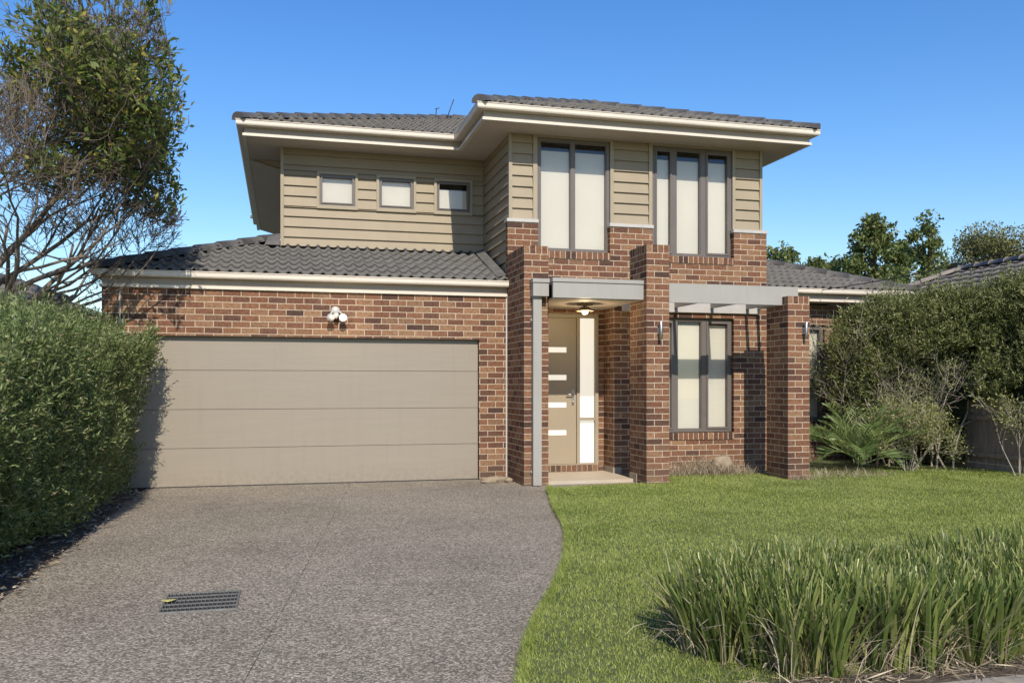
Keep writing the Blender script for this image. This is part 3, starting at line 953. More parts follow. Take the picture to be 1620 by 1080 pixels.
deck(mb, [(x1, y1, rz), (x0, y1, rz), (x0 + hd, y0 + hd, rz + PT * hd), (x1 - hd, y0 + hd, rz + PT * hd)])
wx0, wx1, wy0 = 2.71, 8.13, 12.11
hw = (wx1 - wx0) / 2
tiles(mb, (wx0, wy0, rz), (1, 0), (0, 1), wx1 - wx0, hw, PT, lambda s: s, lambda s: (wx1 - wx0) - s)
tiles(mb, (wx0, wy0 + 6, rz), (0, -1), (1, 0), 6, hw, PT, lambda s: s, lambda s: 6 - s)
tiles(mb, (wx1, wy0, rz), (0, 1), (-1, 0), 6, hw, PT, lambda s: s, lambda s: 6 - s)
apex = (wx0 + hw, wy0 + hw, rz + PT * hw)
deck(mb, [(wx0, wy0, rz), (wx1, wy0, rz), apex])
deck(mb, [(wx0, 18, rz), (wx0, wy0, rz), apex, (apex[0], 18, apex[2])])
deck(mb, [(wx1, wy0, rz), (wx1, 18, rz), (apex[0], 18, apex[2]), apex])
rf = mb.build('upper_roof', M['tile'], house)
mb = MB()
ht = 0.03
A = (x0 + hd, y0 + hd, rz + PT * hd + ht); B = (x1 - hd, y0 + hd, rz + PT * hd + ht)
ap = (apex[0], apex[1], apex[2] + ht)
for p, q in (((x0, y0, rz + ht), A), ((x0, y1, rz + ht), A), (A, B), ((x1, y1, rz + ht), B), ((wx0, wy0, rz + ht), ap), ((wx1, wy0, rz + ht), ap), (ap, (apex[0], 17.5, apex[2] + ht))):
    mb = MB(); ridge(mb, p, q); mb.build('ridge_tiles', M['tile'], rf)
# garage roof
mb = MB()
gx, gy, gz = -2.38, W - 0.085, GZ + 0.005
tiles(mb, (gx, gy, gz), (1, 0), (0, 1), 3.235 - gx, 1.88, PT, lambda s: s, lambda s: 3.235 - gx)
tiles(mb, (gx, 21.9, gz), (0, -1), (1, 0), 21.9 - gy, 2.36, PT, lambda s: 0, lambda s: 21.9 - gy - s)
deck(mb, [(gx, gy, gz), (3.235, gy, gz), (3.235, LW, gz + PT * (LW - gy)), (gx + LW - gy, LW, gz + PT * (LW - gy))])
deck(mb, [(gx, 21.9, gz), (gx, gy, gz), (0.0, gy + 2.38, gz + PT * 2.38), (0.0, 21.9, gz + PT * 2.38)])
rf = mb.build('garage_roof', M['tile'], house)
mb = MB(); ridge(mb, (gx, gy, gz + 0.03), (-0.02, gy + 2.36, gz + PT * 2.36 + 0.03)); mb.build('ridge_tiles', M['tile'], rf)
mb = MB()
mb.face([(0.0, LW - 0.20, gz + PT * (LW - 0.2 - gy) + 0.035), (3.28, LW - 0.20, gz + PT * (LW - 0.2 - gy) + 0.035), (3.28, LW - 0.03, 3.60), (0.0, LW - 0.03, 3.60)])
mb.build('roof_flashing', M['tile'], rf); mb = MB()
mb.face([(3.10, gy + 0.1, gz + 0.06), (3.236, gy + 0.1, gz + 0.10), (3.236, LW - 0.2, gz + PT * (LW - 0.2 - gy) + 0.10), (3.10, LW - 0.2, gz + PT * (LW - 0.2 - gy) + 0.045)])
mb.build('roof_flashing', M['tile'], rf); mb = MB()
mb.face([(-0.25, LW - 0.35, gz + PT * 1.6 + 0.05), (-0.02, LW - 0.35, gz + PT * 1.6 + 0.05), (-0.02, LW - 0.02, 3.80), (-0.2, LW - 0.02, 3.74)])
mb.build('roof_flashing', M['tile'], rf)
# side wing roof
mb = MB()
sx, sy, sz = 11.38, RW - 0.38, RGZ + 0.005
tiles(mb, (7.56, sy, sz), (1, 0), (0, 1), sx - 7.56, 3.4, PT, lambda s: 0, lambda s: sx - 7.56 - s)
tiles(mb, (sx, sy, sz), (0, 1), (-1, 0), 8, 3.4, PT, lambda s: s, lambda s: 8)
deck(mb, [(7.56, sy, sz), (sx, sy, sz), (sx - 3.8, sy + 3.8, sz + PT * 3.8), (7.56, sy + 3.8, sz + PT * 3.8)])
deck(mb, [(sx, sy, sz), (sx, sy + 8, sz), (sx - 3.8, sy + 8, sz + PT * 3.8), (sx - 3.8, sy + 3.8, sz + PT * 3.8)])
rf = mb.build('side_wing_roof', M['tile'], house)
mb = MB(); ridge(mb, (sx, sy, sz + 0.03), (sx - 3.7, sy + 3.7, sz + PT * 3.7 + 0.03)); mb.build('ridge_tiles', M['tile'], rf)

# ------------------------------------------------------------------ lights and small fittings
def wall_light(x, zc, label):
    t = thing('wall_light', label, 'wall light', (x, 11.30, zc), 'steel wall lights on the brick pillars')
    mb = MB(); mb.box(x - 0.03, x + 0.03, 11.278, 11.299, zc - 0.05, zc + 0.05); mb.tube([(x, 11.28, zc), (x, 11.25, zc)], 0.012, 8)
    mb.build('bracket', M['steel'], t, 0.003)
    mb = MB(); mb.lathe([(0.0, -0.125), (0.018, -0.125), (0.022, -0.12), (0.022, 0.12), (0.018, 0.125), (0.0, 0.125)], (x, 11.23, zc), 'z', 18)
    mb.build('tube_body', M['steel'], t)
wall_light(5.085, 2.15, 'brushed steel tube light on the tall brick pillar beside the front door')
wall_light(7.365, 2.185, 'brushed steel tube light on the shorter brick pillar beside the palm')
t = thing('flood_light', 'white twin spot security light with one lamp lit above the garage door', 'flood light', (0.75, W, 2.40))
mb = MB(); mb.lathe([(0.0, -0.05), (0.045, -0.045), (0.062, -0.02), (0.065, 0.0)], (0.74, W + 0.004, 2.44), 'y', 18); mb.build('base', M['white'], t)
mb = MB(); mb.lathe([(0.0, -0.07), (0.035, -0.06), (0.045, -0.03), (0.04, 0.0)], (0.745, W - 0.045, 2.365), 'y', 16); mb.build('motion_sensor', M['white'], t)
for sx_, m in ((-1, 'white'), (1, 'bulb')):
    mb = MB()
    cx = 0.75 + sx_ * 0.085
    mb.tube([(0.74 + sx_ * 0.03, W - 0.03, 2.44), (cx, W - 0.06, 2.39)], 0.012, 8)
    mb.lathe([(0.018, 0.03), (0.034, 0.0), (0.048, -0.07), (0.053, -0.085), (0.048, -0.085)], (cx, W - 0.07, 2.335), 'y', 18)
    h = mb.build('lamp_head', M['white'], t)
    mb = MB(); mb.lathe([(0.0, -0.092), (0.025, -0.09), (0.047, -0.078), (0.047, -0.07)], (cx, W - 0.07, 2.335), 'y', 18)
    mb.build('lens', M[m], h)
t = thing('ceiling_lamp', 'lit porch ceiling lamp with bronze shade hanging above the front door', 'ceiling lamp', (4.28, 12.1, 2.574))
mb = MB(); mb.lathe([(0.0, 0.0), (0.12, 0.0), (0.11, -0.02), (0.03, -0.03), (0.02, -0.04)], (4.28, 12.1, 2.574), 'z', 24); mb.build('ceiling_rose', M['lampmetal'], t)
mb = MB(); mb.lathe([(0.02, -0.035), (0.05, -0.045), (0.10, -0.075), (0.135, -0.10), (0.132, -0.104), (0.09, -0.078), (0.03, -0.052)], (4.28, 12.1, 2.574), 'z', 24); mb.build('lamp_shade', M['lampmetal'], t)
mb = MB(); mb.lathe([(0.03, -0.055), (0.042, -0.075), (0.046, -0.12), (0.038, -0.145), (0.0, -0.155)], (4.28, 12.1, 2.574), 'z', 16); mb.build('bulb', M['warm'], t)
def point(name, loc, e, col, r):
    l = bpy.data.lights.new(name, 'POINT'); l.energy = e; l.color = col; l.shadow_soft_size = r
    o = bpy.data.objects.new(name, l); COL.objects.link(o); o.location = loc
point('porch_lamp_glow', (4.28, 12.1, 2.40), 13, (1.0, 0.78, 0.48), 0.03)
point('flood_lamp_glow', (0.835, W - 0.21, 2.33), 2.0, (1.0, 0.86, 0.62), 0.03)
# aerial rods on the roof
t = thing('roof_aerial', 'two thin dark aerial rods standing on the upper roof hip', 'aerial', (3.05, 17.5, 6.8))
mb = MB(); mb.tube([(3.22, 17.4, 6.75), (3.36, 17.4, 7.14)], 0.010, 6); mb.build('rod', M['cable'], t)
mb = MB(); mb.tube([(2.98, 17.35, 6.72), (3.0, 17.35, 6.90)], 0.010, 6); mb.tube([(2.97, 17.35, 6.90), (3.06, 17.35, 6.93)], 0.008, 6); mb.build('rod', M['cable'], t)
# overhead service cable
mb = MB()
pts = []
a, b = Vector((9.35, RW - 0.44, 3.09)), Vector((10.6, 9.0, 3.55))
for i in range(17):
    q = a.lerp(b, i / 16); q.z -= 0.10 * math.sin(PI * i / 16); pts.append(q)
mb.tube(pts, 0.008, 6)
tag(mb.build('service_cable', M['cable']), 'thin black service cable running from the side wing gutter over the tall hedge', 'cable')

# drain grate
t = thing('drain_grate', 'rectangular galvanised drain grate set in the driveway', 'drain grate', (-0.495, 5.955, 0))
gx0, gx1, gy0, gy1 = -0.725, -0.265, 5.70, 6.21
mb = MB()
for x0, x1, y0, y1 in ((gx0, gx1, gy0, gy0 + 0.012), (gx0, gx1, gy1 - 0.012, gy1), (gx0, gx0 + 0.012, gy0 + 0.012, gy1 - 0.012), (gx1 - 0.012, gx1, gy0 + 0.012, gy1 - 0.012)):
    mb.box(x0, x1, y0, y1, 0.001, 0.014)
mb.build('frame', M['galv'], t)
mb = MB()
for i in range(1, 18):
    x = gx0 + (gx1 - gx0) * i / 18; mb.box(x - 0.0022, x + 0.0022, gy0 + 0.012, gy1 - 0.012, 0.0045, 0.0125)
for i in range(1, 5):
    y = gy0 + (gy1 - gy0) * i / 5; mb.box(gx0 + 0.012, gx1 - 0.012, y - 0.005, y + 0.005, 0.005, 0.013)
mb.build('bars', M['galv'], t)
mb = MB(); mb.face([(gx0 + 0.01, gy0 + 0.01, 0.004), (gx1 - 0.01, gy0 + 0.01, 0.004), (gx1 - 0.01, gy1 - 0.01, 0.004), (gx0 + 0.01, gy1 - 0.01, 0.004)]); mb.build('pit_shade', M['dark'], t)  # flat black sheet in place of the shaded depth under the bars
mb = MB()
c = (-0.70, 5.985, 0.0155)
pr = [(-0.045, 0), (-0.025, 0.022), (0.0, 0.03), (0.03, 0.02), (0.055, 0.0), (0.03, -0.022), (0.0, -0.03), (-0.025, -0.02)]
mb.face([(c[0] + x, c[1] + y, c[2] + 0.004 * (1 - abs(y) * 20) + abs(x) * 0.12) for x, y in pr])
tag(mb.build('fallen_leaf', M['oldleaf']), 'yellow fallen leaf lying on the drain grate', 'leaf')

# stones
def stone(x, y, z, s, seed, label, flat=0.6, mat='stone', group=None):
    r = random.Random(seed)
    mb = MB(); prof = 9; seg = 12
    base = len(mb.v)
    for i in range(prof):
        a = PI * i / (prof - 1)
        for k in range(seg):
            b = 2 * PI * k / seg
            d = 1 + 0.16 * math.sin(3 * b + seed) * math.sin(a) + 0.12 * math.sin(5 * a + seed * 2 + b) + r.uniform(-0.05, 0.05)
            mb.v.append((x + s[0] * d * math.sin(a) * math.cos(b), y + s[1] * d * math.sin(a) * math.sin(b), z + s[2] * d * math.cos(a)))
    for i in range(prof - 1):
        for k in range(seg):
            mb.f.append((base + i * seg + k, base + (i + 1) * seg + k, base + (i + 1) * seg + (k + 1) % seg, base + i * seg + (k + 1) % seg))
            mb.uv.append([(0, 0)] * 4); mb.sm.append(True)
    o = mb.build('stone', M[mat]); tag(o, label, 'stone', group)
stone(6.62, 12.38, 0.17, (0.17, 0.12, 0.13), 3, 'rounded tan stone half sunk in dry grass below the ground floor window')
stone(3.02, 12.36, 0.03, (0.20, 0.09, 0.045), 5, 'flat grey mortar lump lying at the foot of the garage wall')
stone(2.86, 12.2, 0.02, (0.13, 0.06, 0.03), 8, 'thin pale mortar slab nearest the garage door corner')
stone(3.16, 12.18, 0.03, (0.055, 0.05, 0.04), 11, 'small pale stone beside the left side of the porch pillar')

# ------------------------------------------------------------------ fence and neighbours
FX = 11.1
t = thing('paling_fence', 'dark weathered timber paling fence behind the tall hedge at right', 'fence', (FX, 10.5, 0))
mb = MB()
y = 6.0
while y < 14.0:
    wd = 0.098 + random.uniform(-0.004, 0.004)
    xo = random.uniform(-0.003, 0.003) + (0.012 if int(y * 10) % 2 else 0)
    mb.box(FX + xo, FX + xo + 0.014, y, y + wd - 0.002, 0.12, 1.65 + random.uniform(-0.02, 0.01)); y += wd
mb.build('palings', M['fence'], t)
for z in (0.26, 0.86, 1.42):
    mb = MB(); mb.box(FX - 0.045, FX - 0.004, 6.0, 14.0, z - 0.035, z + 0.035); mb.build('rail', M['fence'], t)
mb = MB(); mb.box(FX - 0.02, FX - 0.003, 6.0, 14.0, 0.0, 0.118); mb.build('plinth_board', M['fence'], t)

nb = thing('neighbour_house', 'neighbouring house with brown tiled hip roof rising beyond the tall hedge', 'house', (15, 12, 0))
def hip_house(root, x0, x1, y0, y1, ze, pitch, wall, tile, inset=0.5):
    mb = MB(); mb.box(x0 + inset, x1 - inset, y0 + inset, y1 - inset, 0, ze - 0.1, uvw()); mb.build('wall', wall, root)
    mb = MB(); hd = min(y1 - y0, x1 - x0) / 2
    L = x1 - x0; D = y1 - y0
    tiles(mb, (x0, y0, ze), (1, 0), (0, 1), L, hd, pitch, lambda s: s, lambda s: L - s, 0.3 if True else 0, 0.34, 0.012, 0.03)
    tiles(mb, (x0, y1, ze), (0, -1), (1, 0), D, hd, pitch, lambda s: s, lambda s: D - s, 0.3, 0.34, 0.012, 0.03)
    zr = ze + pitch * hd
    if L >= D: A, B = (x0 + hd, y0 + hd, zr), (x1 - hd, y0 + hd, zr)
    else: A, B = (x0 + hd, y0 + hd, zr), (x0 + hd, y1 - hd, zr)
    if L >= D:
        deck(mb, [(x0, y0, ze), (x1, y0, ze), B, A]); deck(mb, [(x0, y1, ze), (x0, y0, ze), A]); deck(mb, [(x1, y0, ze), (x1, y1, ze), B]); deck(mb, [(x1, y1, ze), (x0, y1, ze), A, B])
    else:
        deck(mb, [(x0, y0, ze), (x1, y0, ze), A]); deck(mb, [(x0, y1, ze), (x0, y0, ze), A, B]); deck(mb, [(x1, y0, ze), (x1, y1, ze), B, A]); deck(mb, [(x1, y1, ze), (x0, y1, ze), B])
    r = mb.build('roof', tile, root)
    up = 0.04
    for p, q in (((x0, y0, ze), A), ((x1, y0, ze), A if L < D else B), (A, B), ((x0, y1, ze), A if L >= D else B), ((x1, y1, ze), B)):
        if (Vector(p) - Vector(q)).length > 0.2:
            mb = MB(); ridge(mb, (p[0], p[1], p[2] + up), (q[0], q[1], q[2] + up)); mb.build('ridge_tiles', tile, r)
    mb = MB(); sweep(mb, [(x0 - 0.08, y1, ze), (x0 - 0.08, y0 - 0.08, ze), (x1 + 0.08, y0 - 0.08, ze), (x1 + 0.08, y1, ze)], GP); mb.build('gutter', M['bronze'], root)
hip_house(nb, 13.2, 16.7, 5.5, 18.4, 3.22, 0.45, M['brick'], M['ntile'])
nl = thing('neighbour_house', 'low brick house with dark tiled roof glimpsed behind the bare tree at left', 'house', (-9, 19, 0))
hip_house(nl, -14.5, -3.4, 15.5, 24.5, 2.75, 0.36, M['brick'], M['tile'])

# ------------------------------------------------------------------ vegetation
def bough(mb, p, d, length, r, depth, maxd, tips, spread=0.5, kids=(2, 3), up=0.15, ratio=0.72, sides=5, curl=0.16, rnd=random, lim=None):
    """recursive limb; collects twig points into tips"""
    n = 4
    pts = [Vector(p)]; rad = [r]
    d = Vector(d).normalized()
    for i in range(n):
        d = (d + Vector((rnd.gauss(0, curl), rnd.gauss(0, curl), rnd.gauss(0, curl) + up * 0.3))).normalized()
        q = pts[-1] + d * length / n
        if lim and lim(q): break
        pts.append(q); rad.append(r * (1 - 0.38 * (i + 1) / n))
    if len(pts) < 3: return
    e = len(pts) - 1
    rad = [max(q, 0.0035) for q in rad]
    mb.tube(pts, rad, sides if r > 0.012 else 4 if r > 0.006 else 3, cap=r > 0.02)
    if depth >= maxd - 1:
        for i in range(1, e + 1): tips.append((pts[i], d.copy(), depth))
    if depth >= maxd: return
    k = rnd.randint(*kids)
    for j in range(k):
        i = rnd.randint(min(2, e), e) if j else e
        a = Vector((rnd.gauss(0, spread), rnd.gauss(0, spread), rnd.gauss(0, spread) + up))
        nd = (d + a).normalized()
        bough(mb, pts[i], nd, length * ratio * rnd.uniform(0.8, 1.15), rad[i] * rnd.uniform(0.55, 0.75), depth + 1, maxd, tips, spread, kids, up, ratio, sides, curl, rnd, lim)

def around(pts, n, sigma):
    c = np.array([tuple(p) for p in pts])
    i = rng.integers(0, len(c), n)
    return c[i] + rng.normal(size=(n, 3)) * sigma, i

# left hedge ---------------------------------------------------------------
hg = thing('hedge', 'dense green small leaved hedge along the left edge of the driveway', 'hedge', (-2.5, 9, 0))
HX, HY0, HY1 = -1.86, 5.3, 12.4
def hx_at(y): return HX - 0.018 * (12.4 - y)
def hedge_top(y): return 1.08 + 0.80 * np.clip((y - 6.0) / 2.0, 0, 1) + 0.12 * np.clip((y - 8.0) / 3, 0, 1) + 0.04 * np.sin(y * 2.1) + 0.03 * np.sin(y * 5.3)
def hedge_pt(n, sec):
    """points and normals on the shell"""
    if sec == 'side':
        y = rng.uniform(HY0 - 0.2, HY1, n); z = rng.uniform(0.02, 1.0, n) ** 0.9
        ht = hedge_top(y); zz = z * ht
        base = np.stack([np.zeros(n), y, zz], 1)
        x = hx_at(y) + 0.15 * snoise(base, 3.2, 1) + 0.08 * snoise(base, 7, 2) - 0.08 * np.clip((z - 0.88) / 0.12, 0, 1) ** 2 - 0.10 * np.clip((0.40 - z) / 0.40, 0, 1) - 0.5 * np.clip((HY0 + 0.7 - y) / 0.8, 0, 1) ** 2
        x += 0.15 * np.clip((y - 10.8) / 1.4, 0, 1) * np.clip((z - 0.45) / 0.4, 0, 1)
        p = np.stack([x, y, zz], 1)
        nrm = np.stack([np.ones(n), -0.6 - 0.9 * np.clip((HY0 + 0.8 - y), 0, 1), 0.2 + 0.8 * np.clip((z - 0.8) / 0.2, 0, 1)], 1)
    elif sec == 'top':
        y = rng.uniform(HY0, HY1, n); x = hx_at(y) - rng.uniform(0.1, 0.7, n)
        b = np.stack([x, y, np.zeros(n)], 1)
        zz = hedge_top(y) + 0.10 * snoise(b, 3, 5) + 0.05 * snoise(b, 8, 6) - 0.05 * np.clip((x - hx_at(y) + 0.35) / 0.3, 0, 1) ** 2
        p = np.stack([x, y, zz], 1); nrm = np.stack([0.1 * np.ones(n), -0.4 * np.ones(n), np.ones(n)], 1)
    else:
        x = rng.uniform(-2.75, HX - 0.55, n); z = rng.uniform(0.02, 1, n); y0 = HY0 + 0.1 + 0.25 * ((x + 2.4) / 0.5) ** 2
        zz = z * hedge_top(y0 + 0.3)
        b = np.stack([x, y0, zz], 1)
        p = np.stack([x, y0 + 0.15 * snoise(b, 3, 9) + 0.3 * np.clip((z - 0.75) / 0.25, 0, 1) ** 2, zz], 1); nrm = np.stack([0.2 * np.ones(n), -np.ones(n), 0.3 * np.ones(n)], 1)
    return p, unit(nrm)
V_ = []
for sec, n in (('side', 8600), ('top', 2600), ('end', 1200)):
    p, nr = hedge_pt(n, sec)
    depth = rng.uniform(-0.05, 0.26, n)
    p = p - nr * depth[:, None]
    d = unit(nr + np.array([0, -0.15, 0.75]) + rng.normal(size=(n, 3)) * 0.55)
    K = 10
    for k in range(K):
        t = 0.02 + 0.16 * k / K
        q = p + d * t + rng.normal(size=(n, 3)) * 0.008
        ld = unit(d * 0.9 + rng.normal(size=(n, 3)) * 0.62)
        V_.append(leaf_verts(q, ld, rng.uniform(0.034, 0.070, n), rng.uniform(0.009, 0.018, n), 0.3))
p, nr = hedge_pt(330, 'side'); p2, nr2 = hedge_pt(170, 'top')
p = np.concatenate([p, p2]); nr = np.concatenate([nr, nr2]); sd_ = unit(nr * 0.5 + np.array([0, -0.1, 0.9]) + rng.normal(size=p.shape) * 0.3)
for k in range(14):
    V_.append(leaf_verts(p + sd_ * (0.05 + 0.02 * k) + rng.normal(size=p.shape) * 0.006, unit(sd_ + rng.normal(size=p.shape) * 0.6), rng.uniform(0.035, 0.065, len(p)), rng.uniform(0.009, 0.015, len(p)), 0.3))
npmesh('foliage', np.concatenate(V_), 4, [(0, 1, 2, 3)], M['hedge'], hg)
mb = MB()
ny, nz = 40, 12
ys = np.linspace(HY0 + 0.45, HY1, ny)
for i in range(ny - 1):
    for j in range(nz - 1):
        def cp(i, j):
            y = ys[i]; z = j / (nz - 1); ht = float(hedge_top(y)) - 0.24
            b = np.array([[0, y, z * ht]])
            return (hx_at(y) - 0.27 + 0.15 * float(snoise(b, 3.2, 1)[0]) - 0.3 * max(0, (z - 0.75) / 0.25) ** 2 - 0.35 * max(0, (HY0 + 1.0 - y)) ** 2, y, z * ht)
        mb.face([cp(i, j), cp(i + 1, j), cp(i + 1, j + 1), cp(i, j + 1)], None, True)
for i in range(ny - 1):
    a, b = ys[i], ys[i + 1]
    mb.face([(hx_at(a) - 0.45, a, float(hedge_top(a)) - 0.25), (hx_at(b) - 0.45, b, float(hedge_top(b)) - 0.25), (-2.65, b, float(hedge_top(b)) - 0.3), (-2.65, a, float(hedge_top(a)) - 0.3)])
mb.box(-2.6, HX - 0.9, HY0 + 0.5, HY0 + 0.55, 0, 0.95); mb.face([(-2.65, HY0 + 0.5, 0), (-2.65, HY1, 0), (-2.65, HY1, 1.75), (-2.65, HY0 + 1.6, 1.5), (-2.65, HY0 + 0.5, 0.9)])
mb.build('shade_core', M['core'], hg)  # dark shell put in for the shaded inside of the hedge
# woody shoots in the hedge face
mb = MB()
p, nr = hedge_pt(90, 'side')
for q, n_ in zip(p, nr):
    q = Vector(q) - Vector(n_) * 0.12; e = q + (Vector(n_) * 0.35 + Vector((random.gauss(0, .1), random.gauss(0, .25), 0.6))).normalized() * random.uniform(0.2, 0.42)
    mb.tube([q, q.lerp(e, 0.5) + Vector((0.01, 0.01, -0.01)), e], [0.005, 0.004, 0.002], 4, False)
tag(mb.build('stems', M['twig'], hg), None, None, None, 'stuff')

# left tree ----------------------------------------------------------------
TX, TY = -3.45, 11.75
tr = thing('tree', 'half bare tree with tangled grey branches and few yellow leaves above the left hedge', 'tree', (TX, TY, 0))
rr = random.Random(21)
mb = MB(); tips = []
mb.tube([(TX, TY, 0), (TX + 0.03, TY, 0.9), (TX, TY - 0.05, 1.7), (TX - 0.05, TY - 0.1, 2.35)], [0.16, 0.14, 0.125, 0.11], 10)
limbs = [((0.0, 0, 1.9), (0.86, -0.1, 0.45), 1.55, 0.070), ((-0.05, -0.1, 2.35), (0.55, -0.1, 0.9), 1.7, 0.070), ((-0.05, -0.1, 2.35), (0.1, 0.15, 1), 1.7, 0.065),
         ((0.0, 0, 1.75), (0.95, 0.1, 0.16), 1.5, 0.050), ((-0.03, -0.1, 2.2), (0.75, -0.3, 0.72), 1.6, 0.060), ((0, 0, 1.95), (0.9, 0.12, 0.30), 1.5, 0.055),
         ((-0.05, -0.1, 2.3), (0.70, 0.25, 0.80), 1.7, 0.060), ((-0.05, -0.1, 2.35), (-0.3, -0.2, 1), 1.5, 0.055), ((-0.05, -0.1, 2.35), (0.35, -0.35, 1), 1.7, 0.06)]
low = [((0.0, 0, 1.8), (0.95, -0.15, 0.22), 1.35, 0.040), ((0.0, 0, 1.95), (0.9, 0.1, 0.42), 1.4, 0.042), ((0.0, 0, 2.1), (0.85, -0.2, 0.55), 1.4, 0.042), ((0, 0, 1.9), (0.8, -0.45, 0.30), 1.2, 0.036), ((0, 0, 2.2), (0.6, -0.35, 0.75), 1.3, 0.04), ((0, 0, 1.7), (0.95, 0.2, 0.08), 1.35, 0.036)]
lim = lambda p: p.x > -1.30 + 0.10 * math.sin(p.z * 4) - 0.45 * max(0, 3.4 - p.z) or p.z < 1.95 or (p.z - 0.83 * (12.7 - p.y) < 2.1 and p.x > -2.15)
for p, d, L, r in limbs:
    bough(mb, (TX + p[0], TY + p[1], p[2]), d, L, r * 0.6, 0, 6, tips, 0.42, (3, 4), 0.10, 0.67, 6, 0.14, rr, lim)
tips2 = []
for p, d, L, r in low:
    bough(mb, (TX + p[0], TY + p[1], p[2]), d, L, r, 0, 5, tips2, 0.50, (4, 5), 0.10, 0.66, 6, 0.15, rr, lambda p: p.x > -1.95 + 0.12 * math.sin(p.z * 5) + 0.25 * max(0, p.z - 3.2) or p.z < 2.0 or p.z > 4.8 or (p.z - 0.83 * (12.7 - p.y) < 2.1 and p.x > -2.15))
mb.build('trunk', M['tbark'], tr)
P = np.array([tuple(t[0]) for t in tips]); D = np.array([tuple(t[1]) for t in tips])
zc = P[:, 2]
# leafy upper crown, nearly bare below
prob = np.clip((zc - 3.55) / 1.5, 0.008, 0.30) * np.where(snoise(P, 1.9, 4) > -0.08, 1.0, 0.10)
sel = rng.random(len(P)) < prob
Ps, Ds = P[sel], D[sel]
rep = 2
q = np.repeat(Ps, rep, 0) + rng.normal(size=(len(Ps) * rep, 3)) * 0.04
d = unit(np.repeat(Ds, rep, 0) + rng.normal(size=q.shape) * 0.7 + np.array([0, 0, -0.15]))
print('tree tips', len(P), 'leaves', len(q))
leaves('crown', q, d, rng.uniform(0.07, 0.13, len(q)), rng.uniform(0.032, 0.05, len(q)), M['treeleaf'], tr, 0.15)

# tall hedge at the right ---------------------------------------------------
rh = thing('tall_hedge', 'tall overgrown hedge with bare grey stems in front of the fence at right', 'hedge', (10.2, 11.8, 0))
mb = MB(); tips = []
rr = random.Random(5)
for i in range(17):
    y = 8.9 + i * 0.31 + rr.uniform(-0.1, 0.1); y = 12.0 + i * 0.082 + rr.uniform(-0.1, 0.1); x = min(10.95, 9.45 + (13.4 - y) * 0.6 + 0.22 + rr.uniform(-0.25, 0.25))
    bough(mb, (x, y, 0), (rr.uniform(-0.45, 0.05), rr.uniform(-0.2, 0.2), 1), 1.0, 0.020, 0, 4, tips, 0.55, (3, 4), 0.12, 0.68, 5, 0.16, rr, lambda p: p.x < 9.2 + (13.4 - p.y) * 0.6 or p.z > 2.72 + 0.10 * (13.0 - p.y))
mb.build('stems', M['twig'], rh)
P = np.array([tuple(t[0]) for t in tips]); D = np.array([tuple(t[1]) for t in tips])
def rh_top(y): return 2.73 + 0.13 * (13.0 - y) + 0.06 * np.sin(3.1 * y) + 0.05 * np.sin(7.3 * y + 1)
n = 10500
# shell points: near top dense, sides thinner with openings
y = rng.uniform(9.6, 13.5, n); th = rng.uniform(-0.15, 1.0, n)
ht = rh_top(y)
side = rng.random(n) < 0.72
fx = np.minimum(9.40 + (13.4 - y) * 0.61, 10.95 + 0.1 * np.sin(5 * y))
x = np.where(side, fx, fx + rng.uniform(0.15, 1.4, n))
endc = (rng.random(n) < 0.07) & side
y = np.where(endc, rng.uniform(9.6, 10.0, n), y); x = np.where(endc, rng.uniform(10.6, 11.8, n), x)
z = np.where(side, 0.45 + (ht - 0.45) * rng.random(n) ** 0.8, ht)
b = np.stack([x, y, z], 1)
lump = snoise(b, 2.3, 31)
x = np.where(side, x + 0.24 * lump + 0.10 * snoise(b, 6, 32) + 0.28 * np.clip((z - ht + 0.45) / 0.45, 0, 1) ** 2 + 0.35 * np.clip((1.3 - z), 0, 1) + np.where(y > 13.2, 0.0, 0.0), x)
z = np.where(side, z, z + 0.16 * lump)
keep = ~side | (z > 1.9 + 0.3 * lump) | (snoise(b, 3.0, 33) > -0.10) & (rng.random(n) < 0.85)
low = (z < 1.10 + 0.15 * lump) & (y < 11.9)
keep &= ~low
p = np.stack([x, y, z], 1)[keep]
nr = unit(np.stack([np.where(side, -0.87, -0.1), np.full(n, -0.6), np.where(side, 0.35, 1.0)], 1)[keep])
V_ = []
m = len(p)
dep = rng.uniform(0, 0.35, m); p = p - nr * dep[:, None]
d = unit(nr * 0.6 + np.array([0, 0, 0.8]) + rng.normal(size=(m, 3)) * 0.5)
for k in range(12):
    qq = p + d * (0.02 + 0.017 * k) + rng.normal(size=(m, 3)) * 0.012
    V_.append(leaf_verts(qq, unit(d * 0.9 + rng.normal(size=(m, 3)) * 0.65), rng.uniform(0.045, 0.085, m), rng.uniform(0.011, 0.02, m), 0.25))
# stray shoots standing out of the mass
sh = rng.integers(0, m, 420); so_ = p[sh] + nr[sh] * 0.12; sd_ = unit(d[sh] + np.array([0, 0, 0.5]))
for k in range(16):
    qq = so_ + sd_ * (0.05 + 0.024 * k) + rng.normal(size=(420, 3)) * 0.008
    V_.append(leaf_verts(qq, unit(sd_ + rng.normal(size=(420, 3)) * 0.6), rng.uniform(0.04, 0.075, 420), rng.uniform(0.010, 0.017, 420), 0.25))
